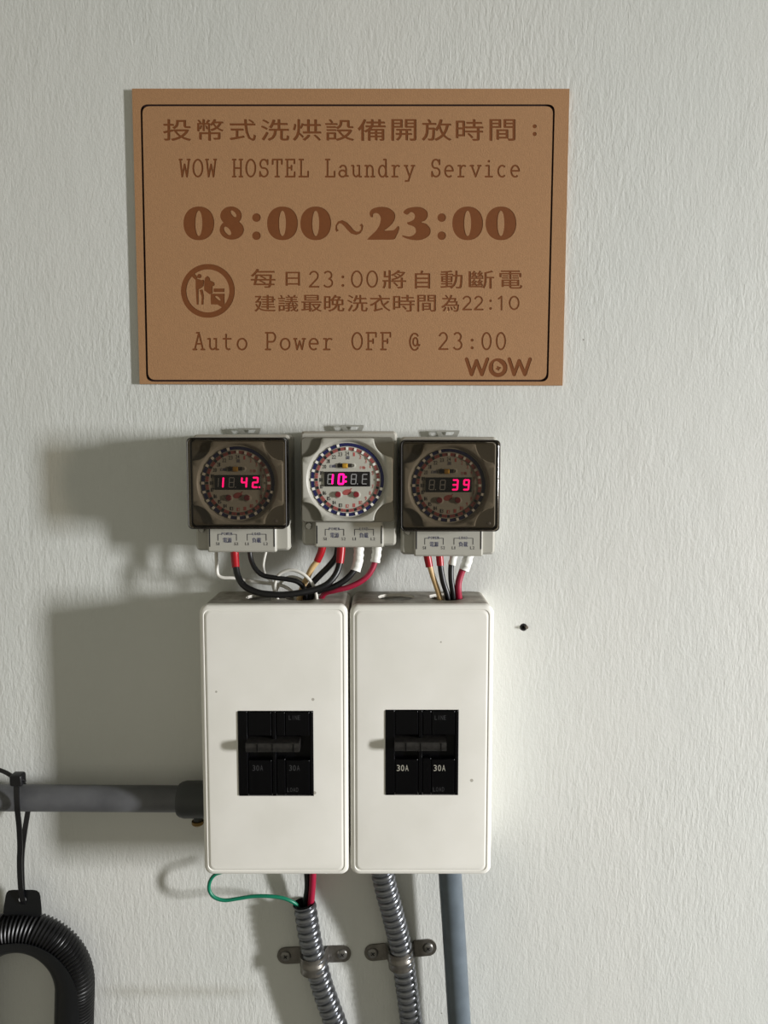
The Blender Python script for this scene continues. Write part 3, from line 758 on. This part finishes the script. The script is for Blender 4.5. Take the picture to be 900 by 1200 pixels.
    bs = rp('terminal_cover', 369, 449.5, 600, base_bottom+1.4, 38, .0012, [(.030, 0), (.0372, 0), (.0384, .0012)], TG)
    for px in (370.8, 446.6):
        mb = MB(); a = P(px, 637, 38.4); b = P(px+1.2, 616, 38.4); mb.box(a.x, b.x, -.03865, -.0375, a.z, b.z)
        mb.build('side_slot', kk, bs, smooth=False)
    mb = MB(); a = P(356, 616.5, 34); disc(mb, (P(361.5, 616.5, 36).x, P(361.5, 616.5, 36).z), 0, [(.033, .0028), (.0362, .0028), (.0367, .0022)], 14); mb.build('cover_screw', TGD, root)
    y0 = base_bottom-640
    def terms(k):
        def L_(s, cx, cy, hh, cw):
            for i, ch in enumerate(s):
                x = cx+(i-(len(s)-1)/2)*cw*1.15
                k.char(ch, x-cw*.42*(.45 if ch in '1I' else 1), x+cw*.42*(.45 if ch in '1I' else 1), cy-hh/2, cy+hh/2)
        L_('POWER', 391.9, 619.8+y0, 3.0, 2.35); L_('LOAD', 426.4, 619.8+y0, 3.0, 2.2)
    def brk(k):
        for x0, x1, g0, g1 in ((381.3, 403, 385.4, 398.4), (415.6, 437.8, 421.2, 431.6)):
            k.seg((x0, 620.3+y0), (x0, 627.5+y0), .7); k.seg((x1, 620.3+y0), (x1, 627.5+y0), .7)
            k.seg((x0, 620.3+y0), (g0, 620.3+y0), .7); k.seg((g1, 620.3+y0), (x1, 620.3+y0), .7)
        for s, cx in (('S1', 381.4), ('S2', 402.6), ('L1', 415.8), ('L2', 437.2)):
            k.char(s[0], cx-2.4, cx-.3, 629.8+y0, 633.2+y0)
            k.char(s[1], cx+.4, cx+(1.3 if s[1] == '1' else 2.4), 629.8+y0, 633.2+y0)
    def zh(k):
        for ch, x in zip('電源負載', (387.2, 392.4, 421.4, 426.8)): k.char(ch, x, x+4.9, 624.4+y0, 630.2+y0)
    merge_print(bs, 'terminal_headings', [terms], 38.35, 38.5, dk)
    merge_print(bs, 'terminal_marks', [brk], 38.35, 38.5, mat('print_dark_grey', (58, 58, 62), .6))
    merge_print(bs, 'terminal_lettering', [zh], 38.35, 38.5, dk)
    # mounting clip sticking up behind
    a = P(399.5, 506, 6); b = P(426.5, 498, 6); xc = (a.x+b.x)/2; hw = (b.x-a.x)/2
    mb = MB(); t0, t1 = .0045, .0065; zt, zb = b.z, a.z-.003
    so = [(-1, zt), (1, zt), (.98, zt-.0017), (.62, zb), (-.62, zb), (-.98, zt-.0017)]; si = [(-.56, zt-.0014), (.56, zt-.0014), (.54, zt-.0020), (.38, zt-.0040), (-.38, zt-.0040), (-.54, zt-.0020)]
    rings = [[Vector((xc+u*hw, -dd, z)) for u, z in pts] for pts, dd in ((si, t0), (so, t0), (so, t1), (si, t1), (si, t0))]
    mb.loft(rings, cap0=False, cap1=False); mb.build('mounting_clip', mat('clip_grey', (150, 150, 142), .45), root, smooth=False)
    if cover:
        # smoky lid: a thin open-backed shell with a black gasket
        cc = P(*DIALC, 55); dx = .0007
        hx, hz = .0384, .0354
        x0, x1, z0, z1 = cx+dx-hx, cx+dx+hx, cz-hz, cz+hz
        def R(d, ins, r): return rrect(x0+ins, x1-ins, z0+ins, z1-ins, -d, r, 5)
        mb = MB(); mb.loft([R(.0420, 0, .0035), R(.0530, .0004, .0035), R(.0544, .0008, .0034), R(.0547, .0012, .0032), R(.0554, .0025, .0028)], cap0=False, cap1=True)
        o = mb.build('clear_cover', SMOKE, root)
        if max(o.data.polygons, key=lambda f: f.area).normal.y > 0: o.data.flip_normals()
        g = MB(); g.loft([R(.0395, .0014, .003), R(.0395, -.0004, .0038), R(.0422, -.0004, .0038), R(.0422, .0014, .003), R(.0395, .0014, .003)], cap0=False, cap1=False)
        g.build('cover_gasket', mat('gasket_black', (20, 19, 17), .5), root)
        g = MB(); g.loft([R(.0548, .0007, .0034), R(.0551, .0004, .0034), R(.0546, -.0001, .0036), R(.0540, .0003, .0035)], cap0=False, cap1=False)
        g.build('cover_edge', mat('cover_edge_dark', (34, 29, 24), .55), root)
        sl = MB(); q = P(0, 0, 55); disc(sl, (x1-.0085, z0+.0062), 0, [(.0545, .0016), (.0556, .0016), (.0558, .0011)], 12); sl.build('cover_screw', mat('screw_dark', (70, 62, 52), .4, .5), root)
    root.location = org + sh
    return root
SMOKE = smoke_material()
A8 = 'abcdefg'
timer((278.4, 566.2), [('1', 'fe', None), ('', A8, 'off'), ('4', '', None), ('2', '', 'lit')],
      'timer showing 42 in magenta under a smoky cover, the leftmost of three', True, 642)
timer((406.9, 562.3), [('1', 'adefg', None), ('0', '', 'colon'), ('', A8, 'off'), ('', 'adefg', None)],
      'pale grey timer with its dial uncovered, glowing 10: in the middle of three', False, 640)
timer((526, 569), [('', A8, 'off'), ('', A8, None), ('3', '', None), ('9', '', None)],
      'timer showing 39 in magenta under a smoky cover, the rightmost of three', True, 644)

# ================================================================== WIRES
WM = {'black': mat('wire_black', (10, 10, 12), .4), 'crimson': mat('wire_crimson', (150, 22, 54), .4), 'tan': mat('wire_tan', (202, 170, 120), .45),
      'white': mat('wire_white', (214, 212, 204), .45), 'green': mat('wire_green', (0, 112, 84), .4),
      'red_sleeve': mat('sleeve_red', (158, 8, 24), .35), 'white_tape': mat('tape_white', (226, 226, 220), .5)}
def wire(color, wpx, pts, label, sleeves=(), name='wire', cat='wire', group='wires between the timers and the boxes', plugs=None):
    """pts: (px, py, depth mm); sleeves: (material, part name, [points], width px)"""
    r = wpx*.5*.00069
    W = [P(*p) for p in pts]
    root = empty(name, W[0], label, cat, group)
    mb = MB(); mb.tube(spline(W, 8), r, 12); mb.build('conductor', WM[color], root)
    for m, nm, sp, sw in sleeves:
        S_ = [P(*p) for p in sp]; L = spline(S_, 5); mb = MB(); n = len(L)
        tape = nm == 'tape'
        def fr(t, a=0): return sw*.5*.00069
        mb.tube(L, fr, 14, fn=(lambda i, a: sw*.5*.00069*(1+.05*math.sin(i*1.7+a*2)+(.09 if (i % 3 == 0) else 0))) if tape else (lambda i, a: sw*.5*.00069*(1-.12*(i/max(1, n-1)))))
        mb.build(nm, WM[m], root)
    return root
def sleeve(m, pts, w): return (m, 'sleeve' if m == 'red_sleeve' else 'tape', pts, w)
wire('white', 4.2, [(253.3,634,26),(253.5,650,27),(254.2,668,27),(256,674.5,27),(262,677,27),(275,677.5,26),(300,682,22),(330,686,20),(345,697,24),(348,712,26)],
     'thin white wire hanging from the outer left terminal of the leftmost timer')
wire('black', 7.6, [(275,636,33),(275,644,34),(276.3,664,38),(280,678,41),(288,688,44),(303,694.5,47),(318,696.5,48),(332,697,48),(350,695,47),(369,691,44),(384,684,42),(394,672,38),(398.5,658,34),(399.5,644,33),(399.5,634,33)],
     'black jumper wire looping from leftmost to middle timer, red sleeve at both ends',
     [sleeve('red_sleeve', [(274.6,638,33),(275,650,35),(276.2,665,38.2)], 10.2), sleeve('red_sleeve', [(399.6,636,33),(399.6,646,33.5),(398.2,660,35)], 10.6)])
wire('black', 5.8, [(292,636,31),(292.5,644,31),(294,655,32),(299,666,34),(308,674,35),(322,677,36),(338,679,36),(349,682,36),(356,689,35),(359,700,32),(360,714,30)],
     'black wire with no sleeve curving from the leftmost timer down to the knockout')
wire('white', 3.4, [(312,636,28),(311.8,645,28),(309.5,655,27),(308.5,664,25),(311,674,22),(318,682,20),(322,696,24),(323,712,26)],
     'thin white wire behind the black loop, from the right terminal of the leftmost timer')
wire('white', 4.0, [(326,704,34),(322,690,34),(324,678,35),(330,671,36),(342,668,37),(354,672,38),(363,680,38),(369,690,37),(371,700,35),(371,712,32)],
     'white wire arching in a coil just above the left box')
wire('white', 3.6, [(318,706,22),(328,684,20),(340,676,19),(354,680,20),(362,692,22),(364,706,24)], 'fainter white wire arching behind the coil, close to the wall')
wire('tan', 7.0, [(378,636,32),(376.8,644,32),(372,657,32),(366,665,32),(360,677,31),(354,690,30),(351,704,28)],
     'tan wire with a dark red sleeve under the outer left terminal of the middle timer', [sleeve('red_sleeve', [(378.2,637,32),(376.6,646,32),(371.6,658,32)], 9.6)])
wire('black', 7.4, [(396,640,26),(394,652,27),(386,663,28),(374,675,29),(364,686,29),(359,698,28),(358,712,28)],
     'short black wire running behind the sleeved jumper into the left box')
wire('black', 7.2, [(420.6,636,31),(420,646,31),(418,662,32),(413,671,34),(404,680,36),(392,687,37),(378,691,36),(366,697,33),(362,710,30)],
     'black wire in white tape from the third terminal of the middle timer', [sleeve('white_tape', [(420.8,637,31),(420.4,648,31),(419.6,658,31.5),(416.4,669,33)], 11.6)])
wire('crimson', 6.6, [(441.5,636,31),(441,648,31),(438.6,661,32),(432,673.5,34),(421,682.5,36),(407,688.5,37),(392,692,36),(380,696,33),(374,708,29)],
     'crimson wire in white tape sweeping left from the middle timer', [sleeve('white_tape', [(441.8,637,31),(441.4,648,31),(439.6,659,32)], 10.8)])
wire('tan', 6.4, [(499.5,638,31),(500.3,646,31),(502.8,660,31),(507.5,676,31),(513,692,31),(517,706,30),(518,716,29)],
     'tan wire with a red sleeve dropping from the rightmost timer into the right box', [sleeve('red_sleeve', [(499.3,639,31),(500.2,648,31),(503.2,664,31)], 10.2)])
wire('black', 7.0, [(515,638,31),(515.3,650,31),(516.2,664,32),(519,680,33),(523.5,695,33),(526,708,31),(527,718,30)],
     'black wire with a red sleeve dropping from the rightmost timer', [sleeve('red_sleeve', [(514.8,639,31),(515,650,31),(516,663,32)], 9.6)])
wire('black', 6.8, [(533.5,638,31),(532,648,31),(528.8,662,32),(528.6,678,33),(530.5,693,33),(531.5,706,31),(532,718,30)],
     'black wire in white tape dropping from the rightmost timer', [sleeve('white_tape', [(534.5,639,31),(532.5,648,31),(529.4,662,32)], 8.6)])
wire('crimson', 8.0, [(551,638,30),(549.5,648,30),(545,661,31),(540.5,672,32),(537.5,682,33),(537,692,33),(538,704,31),(538,716,30)],
     'crimson wire in white tape dropping from the rightmost timer', [sleeve('white_tape', [(551.4,639,30),(549.8,648,30),(547,659,31),(543.8,668,31.5)], 11.6)])
wire('green', 4.5, [(290,1016,21),(276,1019,20),(262,1021.5,19),(252,1025,19),(246,1033,19),(245.2,1043,19),(251,1051.3,19),(263,1055,18),(279,1053,17),(296,1050.4,16),(314,1050.2,16),(330,1052,15),(341,1056,14),(348,1061,12),(353,1070,10.5)],
     'green earth wire looping under the left box into the conduit', group='wires below the left box')
wire('crimson', 8.4, [(367,1012,17),(366.8,1024,16),(366,1040,14),(364.6,1056,11.5),(363.5,1072,10)],
     'crimson wire running from the left box down into the conduit', group='wires below the left box')
wire('black', 7.0, [(359,1012,14),(359.5,1024,13),(360,1040,11),(358,1056,9.5),(358,1072,9)],
     'black wire running beside the crimson one into the conduit', group='wires below the left box')

# ================================================================== CONDUITS, CLAMPS AND PIPES
STEEL = mat('galvanised_steel', (128, 130, 134), .30, .88, bump=.08, bscale=700, var=.15, vscale=160)
STEELD = mat('dull_steel', (128, 124, 118), .34, .85, bump=.10, bscale=500, var=.25, vscale=140)
def conduit(pts, r, label, pitch, amp, open_top=False):
    W = spline([P(*p) for p in pts], 200); W2 = [W[0]]
    for p in W[1:]:
        if (p-W2[-1]).length > .00028: W2.append(p)
    s = [0]
    for a, b in zip(W2, W2[1:]): s.append(s[-1]+(b-a).length)
    root = empty('flexible_conduit', W2[0], label, 'conduit', 'flexible steel conduits')
    def prof(u):
        u = u % 1.0
        return (.62+.38*math.sin(PI*u/.86)**.6) if u < .86 else .45
    def fn(i, a):
        u = prof(s[i]/pitch - a/(2*PI)); return r*(1-amp)+r*amp*(u-.45)/.55
    mb = MB(); mb.tube(W2, r, 40, caps=False, fn=fn)
    
    o = mb.build('spiral_tube', STEEL, root, angle=60)
    mb = MB(); mb.tube(W2, r*(1-amp)*.96, 16, caps=False); mb.build('inner_lining', mat('conduit_inside', (30, 30, 32), .6), root)
    return root
conduit([(356.6,1058,11.2),(358.5,1070,11.2),(361.5,1090,11.2),(365.8,1112,11),(370.5,1130,11),(378,1157,11),(387.5,1184,11),(397,1212,11),(418,1290,11),(432,1380,11),(438,1480,11)], .0101, 'ribbed steel conduit holding the green, crimson and black wires', .0067, .26)
conduit([(446.5,1010,20),(449,1026,19),(453.5,1046,17),(459.5,1068,14.5),(465.5,1092,12),(470.5,1114,11),(473.5,1134,11),(477,1160,11),(481,1190,11),(484,1214,11),(492,1290,11),(498,1380,11),(500,1480,11)], .0101, 'ribbed steel conduit coming out of the right box', .0062, .24)

def clamp(lx, ly, rx, ry, ux, uy, label):
    """saddle clamp: ear centres in the picture and the tube direction ux, uy below it"""
    L = P(lx, ly, 0); R = P(rx, ry, 0); C = (L+R)/2; X = (R-L).normalized(); half = (R-L).length/2
    Z = Vector((0, 0, 1)); Z = (Z-X*Z.dot(X)).normalized(); Yv = Vector((0, -1, 0))
    root = empty('pipe_clamp', C, label, 'clamp', 'two-screw pipe clamps')
    t = .0012; rr = .0112; c_h = .0105; w_ = .0076
    # profile across: flat ear, up over the tube, flat ear
    pr = []
    n = 14
    xs = half
    for x in (-xs, -rr-.0042, -rr-.0016): pr.append((x, t))
    for k in range(n+1):
        a = PI - PI*k/n; pr.append((rr*math.cos(a)*1.02, c_h+rr*math.sin(a) if 0 < k < n else c_h*.55))
    for x in (rr+.0016, rr+.0042, xs): pr.append((x, t))
    # tilt of the band so it follows the tube
    m = len(pr); mb = MB(); rings = []
    def pt(x, y, z): return C + X*x + Yv*y + Z*z
    cols = [-1, -.8, -.28, -.1, .1, .28, .8, 1]
    ridge = {-.1: .0011, .1: .0011}
    for layer in (0, 1):
        for v in cols:
            row = []
            for i, (x, y) in enumerate(pr):
                up = .0011 if abs(v) < .2 and 3 <= i <= m-4 else 0
                sl = -.10*x if False else 0
                row.append(pt(x, max(y-(t if layer else 0) + up, .0001 if layer else 0) if not (3 <= i <= m-4) else (y if not layer else y)+(up), v*w_+sl) if not (layer and 3 <= i <= m-4)
                           else pt(x*.93, (y-.0011 if y > c_h else y)+up, v*w_+sl))
            rings.append(row)
    nr = len(cols); vs = [p for r_ in rings for p in r_]; f = []
    for layer in (0, 1):
        for j in range(nr-1):
            for i in range(m-1):
                a = (layer*nr+j)*m+i; f.append((a, a+1, a+m+1, a+m))
    for i in range(m-1):
        f.append((i, i+1, nr*m+i+1, nr*m+i)); a = (nr-1)*m+i; f.append((a, a+1, a+nr*m+1, a+nr*m))
    for j in range(nr-1):
        a = j*m; f.append((a, a+m, a+nr*m+m, a+nr*m)); a = j*m+m-1; f.append((a, a+m, a+nr*m+m, a+nr*m))
    mb.add(vs, f)
    mb.build('saddle', STEELD, root, angle=50)
    for q, sg in ((L, -1), (R, 1)):
        ear = MB(); pts = []
        for k in range(17):
            a = -PI/2+PI*k/16; pts.append((half+w_*math.cos(a)*1.0, w_*math.sin(a)))
        pts += [(rr+.003, w_), (rr+.003, -w_)]
        ear.loft([[C+X*(sg*x)+Z*z+Yv*y for x, z in pts] for y in (.0001, .0013, .0015)])
        ear.build('ear', STEELD, root, angle=50)
        sc = MB(); lv = [(.0013, .0048), (.0017, .0048), (.0027, .0040), (.0032, .0022)]
        sc.loft([[C+X*(sg*half+r_*math.cos(2*PI*k/20))+Z*(r_*math.sin(2*PI*k/20))+Yv*y for k in range(20)] for y, r_ in lv])
        so = sc.build('screw', mat('screw_zinc', (128, 126, 122), .35, .8), root)
        cr = MB(); ang = .6
        for a in (ang, ang+PI/2):
            d1 = X*math.cos(a)+Z*math.sin(a); d2 = X*-math.sin(a)+Z*math.cos(a); cc = C+X*(sg*half)
            cr.loft([[cc+d1*u*.0019+d2*v*.00045+Yv*y for u, v in ((-1,-1),(1,-1),(1,1),(-1,1))] for y in (.0026, .00328)])
        cr.build('cross_recess', mat('recess_black', (18, 17, 16), .7), so, smooth=False)
    return root
clamp(335, 1119, 401.3, 1116.8, 0, 0, 'steel saddle clamp screwed over the left conduit, below the left box')
clamp(437, 1115.5, 501.5, 1109.5, 0, 0, 'steel saddle clamp screwed over the right conduit, below the right box')

PVC = mat('grey_pvc', (92, 102, 110), .42, bump=.05, bscale=300, var=.16, vscale=70)
PVCD = mat('grey_pvc_scuffed', (92, 93, 96), .48, bump=.08, bscale=260, var=.42, vscale=24)
def solid_pipe(name, pts, r, m, label, cat):
    W = [P(*p) for p in pts]; root = empty(name, W[0], label, cat)
    mb = MB(); mb.tube(spline(W, 4), r, 32); mb.build('tube', m, root); return root
v = solid_pipe('vertical_pipe', [(526.5,1006,24),(527.4,1024,24),(533,1110,24),(538.5,1202,24),(541.5,1250,24),(549,1370,24),(556,1490,24)], .0099, PVC, 'smooth grey pipe running down from the right box, beside the ribbed conduit', 'pipe')
h = solid_pipe('horizontal_pipe', [(-420,932.5,25),(-90,934.2,25),(60,935.2,25),(238,936.3,25)], .01085, PVCD, 'scuffed grey pipe running left to right along the wall into the left box', 'pipe')
# end fitting with its brass screw
a = P(209.5, 936.8, 25); b = P(246.5, 937.4, 25)
ft = empty('pipe_fitting', Vector((b.x, -.025, b.z)), 'dark grey threaded fitting joining the horizontal pipe to the left box, brass screw beneath', 'pipe fitting')
def along(mb, prof, n=32):
    mb.loft([[Vector((a.x+x, -.025+r_*math.cos(2*PI*k/n), a.z+r_*math.sin(2*PI*k/n))) for k in range(n)] for x, r_ in prof])
mb = MB(); along(mb, [(0, .0112), (.0002, .0128), (.0022, .0142), (.006, .0152), (b.x-a.x, .0152)]); mb.build('collar', mat('fitting_dark_grey', (50, 52, 52), .5, bump=.06, bscale=300), ft)
mb = MB(); q = Vector((P(232.3, 958, 25).x, -.027, a.z-.0150))
mb.loft([[q+Vector((r_*math.cos(2*PI*k/20), r_*math.sin(2*PI*k/20), z)) for k in range(20)] for z, r_ in ((.003, .0034), (-.0026, .0034))]); st = mb.build('screw_boss', mat('fitting_dark_grey', (50, 52, 52)), ft)
mb = MB(); mb.loft([[q+Vector((r_*math.cos(2*PI*k/24)*(1+.06*(k % 2)), r_*math.sin(2*PI*k/24)*(1+.06*(k % 2)), z)) for k in range(24)] for z, r_ in ((-.0024, .0030), (-.0026, .0048), (-.0052, .0048), (-.0066, .0034))])
mb.build('brass_screw', mat('tarnished_brass', (128, 104, 62), .38, .8), ft)

# ================================================================== DRAIN HOSE IN ITS HOOK, HANGING FROM A CABLE TIE
RUB = mat('black_rubber_hose', (8, 8, 9), .4); HOOK = mat('black_hook_plastic', (12, 14, 17), .36)
HD = 18.0
def hose_path():
    out = []                     # centre line of the hose in the picture: up the left leg, over the top, down the right leg
    for t in range(0, 24): out.append((-42.5, 1455-12.5*t))
    for k in range(0, 61):
        a = PI-PI*k/60; out.append((23.5+66.0*math.cos(a), 1156-66.0*math.sin(a)*1.0 if True else 0))
    for t in range(1, 25): out.append((89.5-.30*t, 1156+12.5*t))
    return out
def smooth3(W, step):
    out = [W[0]]; acc = 0
    for a_, b_ in zip(W, W[1:]):
        L = (b_-a_).length; t = step-acc
        while t < L: out.append(a_+(b_-a_)*(t/L)); t += step
        acc = (acc+L) % step if False else L-(t-step)
    return out
W = smooth3(spline([P(x, y, HD) for x, y in hose_path()], 4), .00048)
root = empty('drain_hose', P(23, 1090, HD), 'black corrugated drain hose clipped in a smooth U-shaped hook with a hanging tab', 'hose')
mb = MB(); mb.tube(W, .0150, 28, caps=False, fn=lambda i, a_: .0145+.0009*math.sin(i*.00048/.0029*2*PI)); mb.build('corrugated_tube', RUB, root)
# the U-shaped hook: a trough on the inner side of the bend with a hanging tab on top
cen = P(23.5, 1156, HD)
mb = MB(); rows = []; n = len(W)
for i in range(8, n-8, 3):
    p = W[i]; t = (W[i+3]-W[i-3]).normalized(); inw = t.cross(Vector((0, 1, 0)))
    if inw.dot(Vector((cen.x, p.y, min(cen.z, p.z)))-p) < 0: inw = -inw
    # angle range round the tube: 0 = towards the viewer, 90 = towards the bend's centre
    f = i/n
    a0 = 5 if f < .5 else 5-34*min(1, (f-.5)/.14)
    row = []
    for k in range(13):
        an = math.radians(a0+(172-a0)*k/12); rr = .0166
        row.append(p+Vector((0, -1, 0))*(rr*math.cos(an))+inw*(rr*1.06*math.sin(an)+0))
    inner = [p+(q-p)*.945 for q in row]
    rows.append(row+inner[::-1])
mb.loft(rows); hk = mb.build('hose_hook', HOOK, root); tag(hk, 'smooth black U-shaped hook')
# tab: rounded plate with a hole, as a ring plus outline
def plate(mb, outer, hole, d0, d1):
    o = [[P(x, y, d) for x, y in outer] for d in (d0, d1)]; h_ = [[P(x, y, d) for x, y in hole] for d in (d0, d1)]
    mb.loft([h_[0], o[0], o[1], h_[1], h_[0]], cap0=False, cap1=False)
N_ = 32; hc = (26.3, 1054.2)
def tabpt(k):
    t = 2*PI*k/N_; dx, dy = math.cos(t), math.sin(t)
    r_ = 99
    ysign = dy
    hw = 20.5
    for nx, ny, c in ((1, -.10, 21.5), (-1, -.16, 20.5), (0, -1, 11.5), (0, 1, 22)):
        dn = dx*nx+dy*ny
        if dn > 1e-6: r_ = min(r_, c/dn)
    return dx*r_, dy*r_
raw = [tabpt(k) for k in range(N_)]
sm = [tuple((raw[(k-1) % N_][j]+2*raw[k][j]+raw[(k+1) % N_][j])/4 for j in (0, 1)) for k in range(N_)]
outer = [(hc[0]+x, hc[1]+y) for x, y in sm]; hole = [(hc[0]+4.3*math.cos(2*PI*k/N_), hc[1]+3.9*math.sin(2*PI*k/N_)) for k in range(N_)]
mb = MB(); plate(mb, outer, hole, HD-3, HD+1.5); mb.build('hanging_tab', HOOK, hk, angle=30)
# cable tie
ct = empty('cable_tie', P(19, 915, 38), 'black cable tie knotted round the horizontal pipe, holding up the hose hook', 'cable tie')
TIE = mat('black_nylon', (16, 16, 18), .35)
def ribbon(pts, w, t, nm):
    L = spline([P(*p) for p in pts], 7); rows = []
    for i, p in enumerate(L):
        tg = (L[min(i+1, len(L)-1)]-L[max(i-1, 0)]).normalized(); s_ = Vector((1, 0, 0)); s_ = s_-tg*s_.dot(tg)
        if s_.length < .2: s_ = Vector((0, 0, 1)) - tg*tg.z
        s_.normalize(); nrm = tg.cross(s_)
        rows.append([p+s_*w/2+nrm*t/2, p-s_*w/2+nrm*t/2, p-s_*w/2-nrm*t/2, p+s_*w/2-nrm*t/2])
    mb = MB(); mb.loft(rows); return mb.build(nm, TIE, ct, angle=35)
ribbon([(27,1056,12),(27,1060,17),(26.6,1056,21),(25,1047,22.5),(23.5,1028,26),(23,1008,30),(23.5,992,33),(22.5,970,37),(20.5,950,39.8),(19.5,934,39.5),(19.2,920,38)], .0042, .0013, 'strap')
ribbon([(27,1057,12),(26.5,1046,12),(25.5,1022,13),(25.8,1000,15),(28.8,975,15),(32,955,12),(33,945,10),(31,932,9),(27,918,10),(22,909,22),(20,912,34)], .0042, .0013, 'strap')
mb = MB(); q = P(19.5, 914, 39); rprism(mb, q.x-.0050, q.x+.0050, q.z-.0048, q.z+.0048, .0018, [(.0335, 0), (.0405, 0), (.0415, .0008)], 3); mb.build('lock_head', TIE, ct)
ribbon([(19,916,40),(24,914,40),(30,916,38)], .0022, .0013, 'tie_end')
ribbon([(18,913,38),(10,907,37),(0,902.5,36),(-14,899,35)], .0032, .0013, 'tail')

# ================================================================== SCREW PLUG LEFT IN THE WALL
q = P(613.5, 735, 0)
root = empty('wall_plug', q, 'small dark screw plug left in a hole to the right of the right box', 'wall plug')
mb = MB(); disc(mb, (q.x, q.z), 0, [(-.02, .0026), (.0004, .0026), (.0006, .0019), (-.004, .0014)], 16); mb.build('sleeve', mat('plug_black', (28, 27, 26), .6), root)
mb = MB(); disc(mb, (q.x+.0024, q.z+.0004), 0, [(-.0145, .0013), (.0032, .0013), (.0042, .0008)], 12); mb.build('screw_tip', mat('screw_tip_grey', (120, 114, 104), .4, .4), root)
